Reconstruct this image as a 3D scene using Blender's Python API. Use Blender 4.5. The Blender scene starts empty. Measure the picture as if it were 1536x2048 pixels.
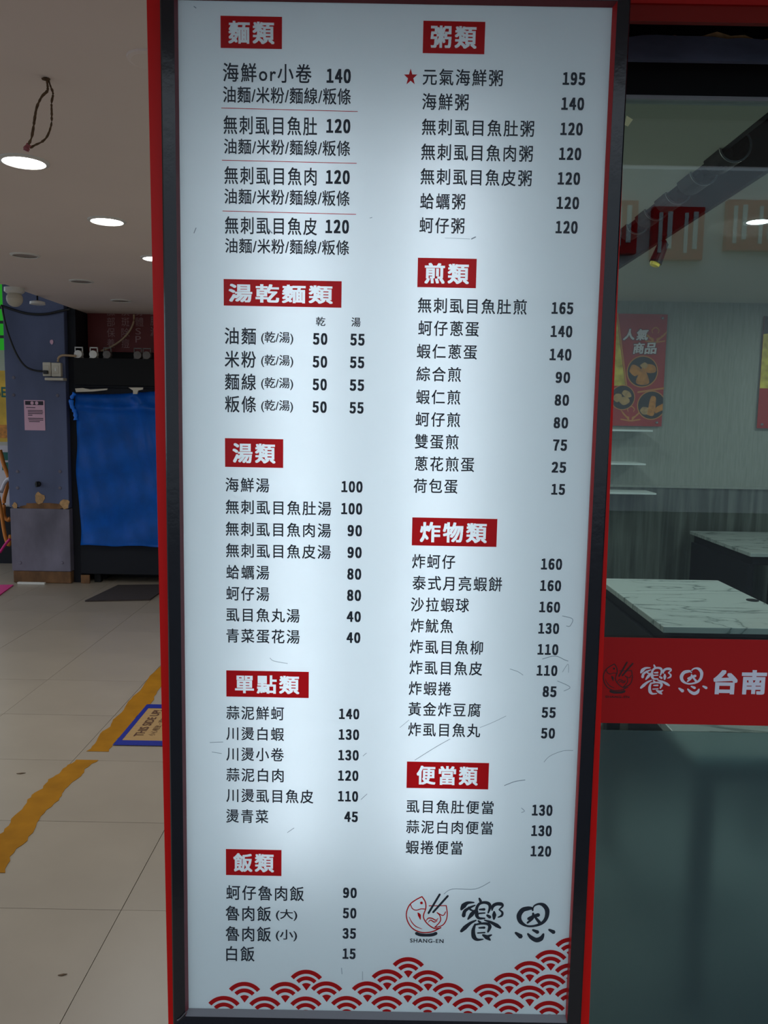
import bpy, bmesh, math, random
import numpy as np
from mathutils import Vector, Matrix
random.seed(7)
S = bpy.context.scene
COL = S.collection
PI = math.pi

# ------------------------------------------------------------------ camera
F, PITCH, ROLL, EYE = 1615.13, 0.1134054, 0.0176830, 1.62
cp, sp, cr, sr = math.cos(PITCH), math.sin(PITCH), math.cos(ROLL), math.sin(ROLL)
FWD = Vector((0, cp, -sp))
UP0 = Vector((0, sp, cp))
RT0 = Vector((1, 0, 0))
RT = cr * RT0 + sr * UP0
UP = -sr * RT0 + cr * UP0
CAM = Vector((0, 0, EYE))
cd = bpy.data.cameras.new('camera')
cd.sensor_fit = 'VERTICAL'; cd.sensor_height = 36.0; cd.lens = F / 2048 * 36.0
cd.clip_start = 0.05; cd.clip_end = 200
cam = bpy.data.objects.new('camera', cd); COL.objects.link(cam)
m3 = Matrix((RT, UP, -FWD)).transposed()
cam.matrix_world = Matrix.Translation(CAM) @ m3.to_4x4()
S.camera = cam

# ------------------------------------------------------------------ world, light, exposure
S.view_settings.view_transform = 'Standard'
S.view_settings.look = 'None'
S.view_settings.gamma = 1.0
S.view_settings.use_curve_mapping = False
S.view_settings.exposure = 0.0
W = bpy.data.worlds.new('overcast_sky'); S.world = W; W.use_nodes = True
bg = W.node_tree.nodes['Background']
bg.inputs[0].default_value = (0.77, 0.885, 1.0, 1); bg.inputs[1].default_value = 1.30
DOWNLIGHT_E = 14.0
TUBE_W = 3.55
ROOM_W = 9.2

def ray(px, py):
    return (px - 768) / F * RT + (1024 - py) / F * UP + FWD
def at_y(px, py, y):
    d = ray(px, py); return CAM + d * (y / d.y)
def at_z(px, py, z):
    d = ray(px, py); return CAM + d * ((z - EYE) / d.z)

# ------------------------------------------------------------------ materials
MATS = {}
def lin(c):
    return tuple(((v / 255) / 12.92 if v / 255 <= .04045 else ((v / 255 + .055) / 1.055) ** 2.4) for v in c)
def mat(name, rgb, rough=.5, metal=0., spec=.5, noise=None, bump=None):
    """principled, colour in sRGB 0-255; noise=(scale, amount, stretch), bump=(scale, strength)"""
    m = bpy.data.materials.new(name); m.use_nodes = True
    nt = m.node_tree; b = nt.nodes['Principled BSDF']
    c = lin(rgb)
    b.inputs['Base Color'].default_value = (*c, 1)
    b.inputs['Roughness'].default_value = rough; b.inputs['Metallic'].default_value = metal
    b.inputs['Specular IOR Level'].default_value = spec
    tc = nt.nodes.new('ShaderNodeTexCoord')
    if noise:
        sc, amt, st = noise
        mp = nt.nodes.new('ShaderNodeMapping'); mp.inputs['Scale'].default_value = st
        nz = nt.nodes.new('ShaderNodeTexNoise'); nz.inputs['Scale'].default_value = sc; nz.inputs['Detail'].default_value = 5
        nt.links.new(tc.outputs['Object'], mp.inputs[0]); nt.links.new(mp.outputs[0], nz.inputs[0])
        rp = nt.nodes.new('ShaderNodeValToRGB')
        rp.color_ramp.elements[0].position = .3; rp.color_ramp.elements[1].position = .7
        rp.color_ramp.elements[0].color = (*[v * (1 - amt) for v in c], 1)
        rp.color_ramp.elements[1].color = (*[min(1, v * (1 + amt)) for v in c], 1)
        nt.links.new(nz.outputs[0], rp.inputs[0]); nt.links.new(rp.outputs[0], b.inputs['Base Color'])
    if bump:
        nz = nt.nodes.new('ShaderNodeTexNoise'); nz.inputs['Scale'].default_value = bump[0]; nz.inputs['Detail'].default_value = 4
        nt.links.new(tc.outputs['Object'], nz.inputs[0])
        bp = nt.nodes.new('ShaderNodeBump'); bp.inputs['Strength'].default_value = bump[1]; bp.inputs['Distance'].default_value = .01
        nt.links.new(nz.outputs[0], bp.inputs['Height']); nt.links.new(bp.outputs[0], b.inputs['Normal'])
    MATS[name] = m
    return m
def emis(name, rgb, st):
    m = bpy.data.materials.new(name); m.use_nodes = True; nt = m.node_tree
    e = nt.nodes.new('ShaderNodeEmission'); e.inputs[0].default_value = (*lin(rgb), 1); e.inputs[1].default_value = st
    nt.links.new(e.outputs[0], nt.nodes['Material Output'].inputs[0]); MATS[name] = m
    return m
def translucent(name, rgb, amount, trgb=None):
    m = bpy.data.materials.new(name); m.use_nodes = True; nt = m.node_tree
    nt.nodes.remove(nt.nodes['Principled BSDF'])
    d = nt.nodes.new('ShaderNodeBsdfDiffuse'); d.inputs[0].default_value = (*lin(rgb), 1)
    t = nt.nodes.new('ShaderNodeBsdfTranslucent'); t.inputs[0].default_value = (*lin(trgb or rgb), 1)
    mx = nt.nodes.new('ShaderNodeMixShader'); mx.inputs[0].default_value = amount
    nt.links.new(d.outputs[0], mx.inputs[1]); nt.links.new(t.outputs[0], mx.inputs[2])
    g = nt.nodes.new('ShaderNodeBsdfGlossy'); g.inputs['Roughness'].default_value = .25
    fr = nt.nodes.new('ShaderNodeFresnel'); fr.inputs[0].default_value = 1.35
    m2 = nt.nodes.new('ShaderNodeMixShader')
    nt.links.new(fr.outputs[0], m2.inputs[0]); nt.links.new(mx.outputs[0], m2.inputs[1]); nt.links.new(g.outputs[0], m2.inputs[2])
    nt.links.new(m2.outputs[0], nt.nodes['Material Output'].inputs[0]); MATS[name] = m
    return m
def glass(name, tint, ior=1.5):
    m = bpy.data.materials.new(name); m.use_nodes = True; nt = m.node_tree
    nt.nodes.remove(nt.nodes['Principled BSDF'])
    t = nt.nodes.new('ShaderNodeBsdfTransparent'); t.inputs[0].default_value = (*tint, 1)
    g = nt.nodes.new('ShaderNodeBsdfGlossy'); g.inputs['Roughness'].default_value = .0
    fr = nt.nodes.new('ShaderNodeFresnel'); fr.inputs[0].default_value = ior
    mx = nt.nodes.new('ShaderNodeMixShader')
    nt.links.new(fr.outputs[0], mx.inputs[0]); nt.links.new(t.outputs[0], mx.inputs[1]); nt.links.new(g.outputs[0], mx.inputs[2])
    nt.links.new(mx.outputs[0], nt.nodes['Material Output'].inputs[0]); MATS[name] = m
    return m
def frosted(name, rgb, rough, mixd):
    m = bpy.data.materials.new(name); m.use_nodes = True; nt = m.node_tree
    nt.nodes.remove(nt.nodes['Principled BSDF'])
    r = nt.nodes.new('ShaderNodeBsdfRefraction'); r.inputs[0].default_value = (.80, .88, .86, 1)
    r.inputs['Roughness'].default_value = rough; r.inputs['IOR'].default_value = 1.12
    d = nt.nodes.new('ShaderNodeBsdfDiffuse'); d.inputs[0].default_value = (*lin(rgb), 1)
    mx = nt.nodes.new('ShaderNodeMixShader'); mx.inputs[0].default_value = mixd
    nt.links.new(r.outputs[0], mx.inputs[1]); nt.links.new(d.outputs[0], mx.inputs[2])
    nt.links.new(mx.outputs[0], nt.nodes['Material Output'].inputs[0]); MATS[name] = m
    return m
def marble(name):
    m = mat(name, (200, 204, 200), .22)
    nt = m.node_tree; b = nt.nodes['Principled BSDF']
    tc = nt.nodes.new('ShaderNodeTexCoord')
    mp = nt.nodes.new('ShaderNodeMapping'); mp.inputs['Scale'].default_value = (1.0, 3.2, 1)
    mp.inputs['Rotation'].default_value = (0, 0, .22)
    nz = nt.nodes.new('ShaderNodeTexNoise'); nz.inputs['Scale'].default_value = 1.6; nz.inputs['Detail'].default_value = 7
    nz.inputs['Distortion'].default_value = 1.1
    nt.links.new(tc.outputs['Object'], mp.inputs[0]); nt.links.new(mp.outputs[0], nz.inputs[0])
    rp = nt.nodes.new('ShaderNodeValToRGB'); e = rp.color_ramp.elements
    e[0].position = .44; e[0].color = (*lin((192, 200, 197)), 1)
    e[1].position = .56; e[1].color = (*lin((196, 204, 201)), 1)
    k = e.new(.5); k.color = (*lin((120, 132, 131)), 1)
    for p in (.485, .515):
        k = e.new(p); k.color = (*lin((184, 192, 190)), 1)
    nt.links.new(nz.outputs[0], rp.inputs[0]); nt.links.new(rp.outputs[0], b.inputs['Base Color'])
    return m
def streak(name, a, c, scale, st, rough=.5):
    """vertical wood-like streaks between two colours"""
    m = mat(name, a, rough); nt = m.node_tree; b = nt.nodes['Principled BSDF']
    tc = nt.nodes.new('ShaderNodeTexCoord'); mp = nt.nodes.new('ShaderNodeMapping'); mp.inputs['Scale'].default_value = st
    nz = nt.nodes.new('ShaderNodeTexNoise'); nz.inputs['Scale'].default_value = scale; nz.inputs['Detail'].default_value = 6
    nz.inputs['Distortion'].default_value = .4
    nt.links.new(tc.outputs['Object'], mp.inputs[0]); nt.links.new(mp.outputs[0], nz.inputs[0])
    rp = nt.nodes.new('ShaderNodeValToRGB'); e = rp.color_ramp.elements
    e[0].position = .35; e[0].color = (*lin(a), 1); e[1].position = .65; e[1].color = (*lin(c), 1)
    nt.links.new(nz.outputs[0], rp.inputs[0]); nt.links.new(rp.outputs[0], b.inputs['Base Color'])
    return m

M_face = translucent('menu_acrylic', (226, 243, 247), .48, (246, 248, 252))
M_ink = mat('ink_black', (12, 26, 40), .55)
M_inkred = translucent('ink_red', (176, 14, 22), .45, (215, 20, 26))
M_inkwhite = translucent('ink_white', (250, 240, 244), .2)
M_redpaint = mat('red_paint', (196, 12, 9), .42, spec=.2)
M_redpaint2 = mat('dark_red_paint', (118, 18, 9), .5, spec=.2)
M_hdr = mat('header_strip_red', (158, 18, 14), .45, spec=.2)
M_black = mat('black_gloss', (16, 17, 24), .16, spec=.5, bump=(60, .03))
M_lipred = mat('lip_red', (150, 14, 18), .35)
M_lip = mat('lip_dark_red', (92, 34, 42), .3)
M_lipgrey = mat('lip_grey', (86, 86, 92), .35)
M_matteblack = mat('matte_black', (16, 16, 18), .7, spec=.25)
M_softblack = mat('soft_black', (22, 23, 30), .6, spec=.25)
M_ceil = mat('ceiling_paint', (226, 212, 205), .8, spec=.15, noise=(1.3, .03, (1, 1, 1)))
M_white = mat('white_plastic', (214, 212, 206), .4)
M_offwhite = mat('off_white_plastic', (196, 188, 172), .5, noise=(8, .08, (1, 1, 1)))
M_lens = emis('downlight_lens', (250, 255, 252), DOWNLIGHT_E)
M_lensoff = mat('dull_lens', (150, 138, 130), .5)
M_tile = mat('floor_tile', (158, 145, 129), .34, spec=.4, noise=(2.2, .07, (1, 1, 1)))
M_grout = mat('grout', (104, 96, 86), .9)
M_yellow = mat('yellow_paint', (158, 106, 20), .75, spec=.1, noise=(9, .14, (1, 1, 1)))
M_card = mat('cardboard', (166, 134, 92), .85, spec=.1, noise=(10, .06, (1, 6, 1)))
M_bluetape = mat('blue_tape', (10, 28, 132), .5)
M_brownink = mat('brown_ink', (78, 42, 20), .8)
M_column = mat('column_sheet', (84, 92, 122), .55, spec=.35, noise=(2.5, .22, (1, 1, .35)))
M_column2 = mat('column_sheet_worn', (108, 104, 118), .6, spec=.3, noise=(5, .3, (1, 1, .5)))
M_rust = mat('rusty_wood', (112, 78, 48), .85, noise=(9, .5, (1, 1, .6)))
M_peel = mat('peeled_patch', (178, 140, 96), .9, noise=(30, .25, (1, 1, 1)))
M_tarp = mat('blue_tarp', (12, 112, 222), .42, spec=.4, noise=(6, .16, (1, 1, 1)), bump=(140, .12))
M_signred = mat('sign_red', (98, 24, 22), .6)
M_signtext = mat('sign_text', (150, 116, 116), .7)
M_mat = mat('rubber_mat', (54, 44, 42), .9, noise=(60, .2, (1, 1, 1)))
M_cable = mat('black_cable', (18, 18, 20), .5)
M_beige = mat('beige_cable', (168, 142, 112), .5)
M_twig = mat('wire_brown', (88, 66, 42), .8, noise=(90, .35, (1, 1, 1)))
M_pink = mat('pink_connector', (150, 78, 84), .5)
M_paper = mat('pink_paper', (214, 170, 190), .7)
M_blackprint = mat('black_print', (40, 34, 46), .7)
M_silver = mat('silver', (176, 178, 180), .3, metal=.9)
M_pane = glass('window_glass', (.72, .83, .84))
M_film = frosted('frosted_film', (104, 126, 128), .42, .24)
M_band = mat('band_red', (164, 20, 22), .5, spec=.2)
M_streetred = mat('street_sign_red', (214, 18, 24), .6, spec=.2)
M_bandwhite = mat('band_white', (208, 212, 226), .5)
M_bandink = mat('band_dark_ink', (40, 8, 12), .5)
M_bluebeam = mat('blue_beam', (92, 100, 120), .5, noise=(14, .35, (.4, 1, 1)))
M_wood = mat('raw_wood', (216, 172, 116), .9, noise=(40, .4, (1, 1, 1)))
M_wallgrey = streak('grey_wallpaper', (150, 156, 148), (164, 168, 160), 30, (3, 1, .25), .8)
M_wains = streak('wood_wainscot', (70, 76, 72), (112, 118, 112), 5, (4, 1, .22), .5)
M_plaster = mat('plaster', (196, 192, 184), .85)
M_inceil = mat('inside_ceiling', (188, 186, 172), .85)
M_darkfloor = mat('inside_floor', (150, 156, 156), .4, noise=(3, .1, (1, 1, 1)))
M_marble = marble('marble')
M_shelf = mat('white_shelf', (236, 244, 242), .4)
M_wooddark = streak('stool_wood', (96, 92, 80), (120, 114, 98), 8, (3, 3, .3))
M_sticker = mat('sticker', (222, 232, 180), .6)
M_postred = mat('poster_red', (178, 40, 34), .35)
M_gold = mat('poster_gold', (214, 140, 62), .4)
M_fried = mat('fried_food', (206, 132, 42), .5, noise=(30, .35, (1, 1, 1)))
M_fried2 = mat('fried_food_pale', (190, 150, 92), .5, noise=(30, .3, (1, 1, 1)))
M_plate = mat('dark_plate', (40, 36, 34), .5)
M_foodyel = mat('food_yellow', (224, 196, 70), .5, noise=(14, .45, (1, 1, 1)))
M_asphalt = mat('asphalt', (98, 98, 100), .9, noise=(12, .15, (1, 1, 1)))
M_facade = mat('far_facade', (236, 240, 242), .8, noise=(1.2, .08, (1, 1, .3)))
M_green = emis('green_sign', (60, 200, 60), .4)
M_posty = mat('yellow_poster', (228, 184, 60), .6, noise=(5, .25, (1, 1, 1)))
M_whiteboard = mat('white_board', (206, 200, 206), .6)
M_greenink = mat('green_ink', (20, 104, 92), .6)
M_orange = mat('orange_hose', (206, 122, 40), .5)
M_magenta = mat('magenta_cloth', (206, 24, 120), .7)
M_scuff = mat('scuff', (140, 156, 166), .8)

# ------------------------------------------------------------------ builders
def link(name, me, m=None, parent=None):
    o = bpy.data.objects.new(name, me); COL.objects.link(o)
    if m is not None and len(me.materials) == 0: me.materials.append(m)
    if parent is not None: o.parent = parent
    return o
def from_bm(name, bm, m=None, parent=None, smooth=False):
    bmesh.ops.recalc_face_normals(bm, faces=bm.faces)
    me = bpy.data.meshes.new(name); bm.to_mesh(me); bm.free()
    if smooth:
        for p in me.polygons: p.use_smooth = True
    return link(name, me, m, parent)
def add_box(bm, x0, x1, y0, y1, z0, z1, bev=0):
    vs = [bm.verts.new((x, y, z)) for x in (x0, x1) for y in (y0, y1) for z in (z0, z1)]
    q = [(0, 1, 3, 2), (4, 6, 7, 5), (0, 4, 5, 1), (2, 3, 7, 6), (0, 2, 6, 4), (1, 5, 7, 3)]
    fs = [bm.faces.new([vs[i] for i in f]) for f in q]
    if bev:
        es = list({e for f in fs for e in f.edges})
        bmesh.ops.bevel(bm, geom=es, offset=bev, segments=2, affect='EDGES', profile=.5)
def box(name, x0, x1, y0, y1, z0, z1, m, parent=None, bev=0):
    bm = bmesh.new(); add_box(bm, x0, x1, y0, y1, z0, z1, bev)
    return from_bm(name, bm, m, parent)
def prism(name, pts, d, m, parent=None):
    """pts: list of 3-D points of a planar polygon, extruded by vector d"""
    bm = bmesh.new(); d = Vector(d)
    a = [bm.verts.new(p) for p in pts]; b = [bm.verts.new(Vector(p) + d) for p in pts]
    n = len(pts); bm.faces.new(a); bm.faces.new(b[::-1])
    for i in range(n): bm.faces.new((a[i], b[i], b[(i + 1) % n], a[(i + 1) % n]))
    return from_bm(name, bm, m, parent)
def lathe_bm(prof, seg=24, axis='Z', bm=None, c=(0, 0, 0), cap=True):
    bm = bm or bmesh.new(); rings = []
    for r, h in prof:
        ring = []
        for i in range(seg):
            a = 2 * PI * i / seg
            p = (r * math.cos(a), r * math.sin(a), h) if axis == 'Z' else (r * math.cos(a), h, r * math.sin(a))
            ring.append(bm.verts.new(Vector(p) + Vector(c)))
        rings.append(ring)
    for A, B in zip(rings, rings[1:]):
        for i in range(seg): bm.faces.new((A[i], A[(i + 1) % seg], B[(i + 1) % seg], B[i]))
    if cap and prof[0][0] > 1e-5: bm.faces.new(rings[0])
    if cap and prof[-1][0] > 1e-5: bm.faces.new(rings[-1][::-1])
    return bm
def lathe(name, prof, m, parent=None, seg=24, axis='Z', c=(0, 0, 0), cap=True):
    return from_bm(name, lathe_bm(prof, seg, axis, None, c, cap), m, parent, smooth=False)
def smooth_path(pts, n=6):
    pts = [Vector(p) for p in pts]; out = []
    for i in range(len(pts) - 1):
        p0 = pts[max(0, i - 1)]; p1 = pts[i]; p2 = pts[i + 1]; p3 = pts[min(len(pts) - 1, i + 2)]
        for k in range(n):
            t = k / n
            out.append(.5 * ((2 * p1) + (p2 - p0) * t + (2 * p0 - 5 * p1 + 4 * p2 - p3) * t * t + (-p0 + 3 * p1 - 3 * p2 + p3) * t ** 3))
    out.append(pts[-1]); return out
def tube_bm(bm, pts, r, seg=8, jitter=0):
    pts = [Vector(p) for p in pts]; rings = []
    for i, p in enumerate(pts):
        t = (pts[min(i + 1, len(pts) - 1)] - pts[max(i - 1, 0)]).normalized()
        a = t.cross(Vector((0, 0, 1)))
        if a.length < .1: a = t.cross(Vector((1, 0, 0)))
        a.normalize(); b = t.cross(a)
        rr = r * (1 + random.uniform(-jitter, jitter))
        rings.append([bm.verts.new(p + rr * (math.cos(2 * PI * k / seg) * a + math.sin(2 * PI * k / seg) * b)) for k in range(seg)])
    for A, B in zip(rings, rings[1:]):
        for k in range(seg): bm.faces.new((A[k], A[(k + 1) % seg], B[(k + 1) % seg], B[k]))
    bm.faces.new(rings[0]); bm.faces.new(rings[-1][::-1])
def tube(name, pts, r, m, parent=None, seg=8, jitter=0, n=6):
    bm = bmesh.new(); tube_bm(bm, smooth_path(pts, n) if n else pts, r, seg, jitter)
    return from_bm(name, bm, m, parent, smooth=True)
def thing(name, label, cat, loc=(0, 0, 0), group=None):
    o = bpy.data.objects.new(name, None); COL.objects.link(o); o.location = loc
    o.empty_display_size = .1
    o['label'] = label; o['category'] = cat
    if group: o['group'] = group
    return o
def adopt(root, *objs):
    """parent world-built parts to a thing whose Empty stands at its base"""
    for o in objs:
        o.parent = root
        o.matrix_parent_inverse = Matrix.Translation(-root.location)
def tag(o, label, cat, group=None):
    o['label'] = label; o['category'] = cat
    if group: o['group'] = group
    return o
def structure(o): o['kind'] = 'structure'; return o

# --- flat print on planes facing the street (constant y): points come as pixel-measured positions on that plane
_tc = {}
def glyphs(body, space, bx, by):
    """flat lettering; weight is added by overlaying slightly shifted copies"""
    key = (body, space, bx, by)
    if key not in _tc:
        cu = bpy.data.curves.new('t', 'FONT'); cu.body = body; cu.space_character = space
        cu.resolution_u = 3; cu.fill_mode = 'FRONT'
        o = bpy.data.objects.new('t', cu); COL.objects.link(o)
        bpy.context.view_layer.update()
        dg = bpy.context.evaluated_depsgraph_get(); ev = o.evaluated_get(dg); me = ev.to_mesh()
        v0 = [(v.co.x, v.co.y) for v in me.vertices]; f0 = [tuple(p.vertices) for p in me.polygons]
        ev.to_mesh_clear(); bpy.data.objects.remove(o); bpy.data.curves.remove(cu)
        sh = [(0, 0)]
        if bx or by: sh = [(a * bx, b * by) for a in (-1, 0, 1) for b in (-1, 0, 1)]
        vs, fs = [], []
        for k, (dx, dy) in enumerate(sh):
            b = len(vs); vs += [(x + dx, y + dy, k) for x, y in v0]; fs += [tuple(q + b for q in f) for f in f0]
        x0 = min(v[0] for v in vs); x1 = max(v[0] for v in vs); y0 = min(v[1] for v in vs); y1 = max(v[1] for v in vs)
        _tc[key] = ([((x - x0) / (x1 - x0), (y - y0) / (y1 - y0), k) for x, y, k in vs], fs)
    return _tc[key]
def text_rect(name, body, o, ux, uz, m, parent, space=1.0, bold=(0, 0)):
    """o: lower-left corner, ux: full width vector, uz: full height vector"""
    vs, fs = glyphs(body, space, *bold)
    o, ux, uz = Vector(o), Vector(ux), Vector(uz); nn = ux.cross(uz).normalized() * 4e-6
    me = bpy.data.meshes.new(name); me.from_pydata([o + ux * a + uz * b + nn * k for a, b, k in vs], [], fs)
    return link(name, me, m, parent)
SLOPE = .0190
def text_px(name, body, x0, x1, yt, yb, y, m, parent, space=1.0, bold=(0, 0), slope=SLOPE):
    a = at_y(x0, yb, y); t = at_y(x0, yt, y); b = at_y(x1, yb + slope * (x1 - x0), y)
    return text_rect(name, body, a, (b.x - a.x, 0, b.z - a.z), (0, 0, t.z - a.z), m, parent, space, bold)
def brush_bm(bm, pts, ws, f, y, n=5):
    """tapered flat stroke; f maps drawing coords to (x, z) on the plane y"""
    P = [Vector((p[0], p[1], 0)) for p in pts]
    path = smooth_path(P, n); ww = []
    for i in range(len(ws) - 1):
        for k in range(n): ww.append(ws[i] + (ws[i + 1] - ws[i]) * k / n)
    ww.append(ws[-1])
    # rounded ends
    L = []; R = []
    for i, p in enumerate(path):
        t = (path[min(i + 1, len(path) - 1)] - path[max(i - 1, 0)])
        if t.length < 1e-6: t = Vector((1, 0, 0))
        t.normalize(); nn = Vector((-t.y, t.x, 0)); w = ww[i] / 2
        if i == 0:
            L.append(p - t * w * .8 + nn * w * .45); R.append(p - t * w * .8 - nn * w * .45)
        L.append(p + nn * w); R.append(p - nn * w)
        if i == len(path) - 1:
            L.append(p + t * w * .8 + nn * w * .45); R.append(p + t * w * .8 - nn * w * .45)
    def V(p):
        x, z = f(p.x, p.y); return bm.verts.new((x, y, z))
    L = [V(p) for p in L]; R = [V(p) for p in R]
    for i in range(len(L) - 1): bm.faces.new((L[i], L[i + 1], R[i + 1], R[i]))
def brush(name, strokes, f, y, m, parent):
    bm = bmesh.new()
    for k, (pts, ws) in enumerate(strokes): brush_bm(bm, pts, ws if isinstance(ws, (list, tuple)) else [ws] * len(pts), f, y - k * 6e-6)
    me = bpy.data.meshes.new(name); bm.to_mesh(me); bm.free()
    return link(name, me, m, parent)
def disc(name, c, r, y, m, parent, seg=24, rz=None):
    vs = [(c[0] + r * math.cos(2 * PI * i / seg), y, c[1] + (rz or r) * math.sin(2 * PI * i / seg)) for i in range(seg)]
    me = bpy.data.meshes.new(name); me.from_pydata(vs, [], [tuple(range(seg))])
    return link(name, me, m, parent)
def poly(name, pts, m, parent=None):
    me = bpy.data.meshes.new(name); me.from_pydata([tuple(p) for p in pts], [], [tuple(range(len(pts)))])
    return link(name, me, m, parent)

# ================================================================== SETTING
CZ = 2.60
RX_ = 6.0
# floor: concrete bed with separate tiles
fl = structure(prism('floor', [(-6, .35, -.14), (RX_, .35, -.14), (RX_, 1.70, -.14), (.20, 1.70, -.14), (.20, 9.2, -.14), (-6, 9.2, -.14)], (0, 0, .136), M_grout))
TX, TY = .6015, .5770
tile_me = None
for i in range(-8, 11):
    for j in range(-4, 11):
        x0 = -.843 + i * TX; y0 = 2.495 + j * TY
        if y0 + TY > 9.2 or x0 < -6.0 or y0 < .15 or (x0 > -.2 and y0 + TY > 1.71): continue
        if tile_me is None:
            bm = bmesh.new(); add_box(bm, .0012, TX - .0012, .0012, TY - .0012, -.004, 0)
            tile_me = bpy.data.meshes.new('floor_tile'); bmesh.ops.recalc_face_normals(bm, faces=bm.faces); bm.to_mesh(tile_me); bm.free(); tile_me.materials.append(M_tile)
        t = link('floor_tile', tile_me, None, fl); t.location = (x0, y0, random.uniform(-.0006, .0002))
structure(box('floor_inside', .20, 5.2, 1.70, 7.0, -.14, 0, M_darkfloor))
structure(box('pavement', -40, 40, -30, 40, -.30, -.15, M_asphalt))
structure(box('kerb', -6, 6, .0, .35, -.15, -.004, M_grout))
# ceilings
structure(prism('ceiling', [(-6, .30, CZ), (6, .30, CZ), (6, 1.74, CZ), (.12, 1.74, CZ), (.12, 8.03, CZ), (-2.93, 8.03, CZ), (-2.93, 6.33, CZ), (-6, 6.33, CZ)], (0, 0, .28), M_ceil))
structure(box('ceiling_rear', -6, .12, 6.0, 9.2, 3.30, 3.42, M_matteblack))
structure(box('wall_back', -4.6, .12, 9.0, 9.2, -.1, 3.3, M_plaster))
structure(box('wall_partition', .12, .28, 1.78, 9.2, -.1, 3.3, M_plaster))
# black partition behind the cabinet
structure(box('wall_rear_black', -2.985, .12, 8.03, 8.16, -.0, 3.3, M_matteblack))
structure(box('trim_1', -3.00, -2.925, 7.72, 8.03, 0, 3.0, M_softblack))

# ================================================================== MENU LIGHTBOX
sign = thing('menu_lightbox', 'tall backlit white menu board in a black frame on a red post', 'menu sign', (0, 1.5, 0))
FX0, FX1, FZ0, FZ1, FY = -.350, .357, .5175, 2.293, 1.400
face = box('menu_face', FX0 - .006, FX1 + .008, FY, FY + .003, FZ0 - .006, FZ1 + .006, M_face)
# red surround: left strip narrows downwards, right strip widens (post is slightly out of plumb)
BX0, BX1, BZ0, BZ1 = -.3765, .3835, .4895, 2.322
zT, zB = 2.62, 0.0
def lerp(a, b, t): return a + (b - a) * t
def rl(z): return lerp(-.391, -.4035, (z - .49) / (2.29 - .49))
def rr(z): return lerp(.4045, .3865, (z - .49) / (2.29 - .49))
ry0, ry1 = 1.408, 1.66
left_bar = prism('red_side_panel', [(rl(zB), ry0, zB), (BX0 + .004, ry0, zB), (BX0 + .004, ry0, 2.60), (rl(2.6), ry0, 2.60)], (0, ry1 - ry0, 0), M_redpaint)
right_bar = prism('red_side_panel', [(BX1 - .004, ry0, zB), (rr(zB), ry0, zB), (rr(2.6), ry0, 2.60), (BX1 - .004, ry0, 2.60)], (0, ry1 - ry0, 0), M_redpaint)
xs = at_y(413, 2046, ry0).x
low1 = box('red_lower_panel', BX0 + .004, xs, ry0, ry0 + .02, 0, BZ0 + .004, M_redpaint)
low2 = box('red_lower_panel', xs + .006, BX1 - .004, ry0, ry0 + .02, 0, BZ0 + .004, M_redpaint)
backp = box('back_panel', BX0 + .004, BX1 - .004, 1.60, 1.62, 0.02, 2.60, M_white)
toppan = box('red_top_panel', BX0 + .004, BX1 - .004, ry0, ry0 + .02, BZ1 - .004, 2.60, M_redpaint)
lin_ = [box('bounce_liner', BX0 + .006, BX0 + .009, 1.430, 1.60, BZ0 + .01, BZ1 - .01, M_white), box('bounce_liner', BX1 - .009, BX1 - .006, 1.430, 1.60, BZ0 + .01, BZ1 - .01, M_white)]  # unseen white liners, added to bounce tube light onto the face edges
adopt(sign, *lin_)
adopt(sign, face, left_bar, right_bar, low1, low2, backp, toppan)
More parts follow.
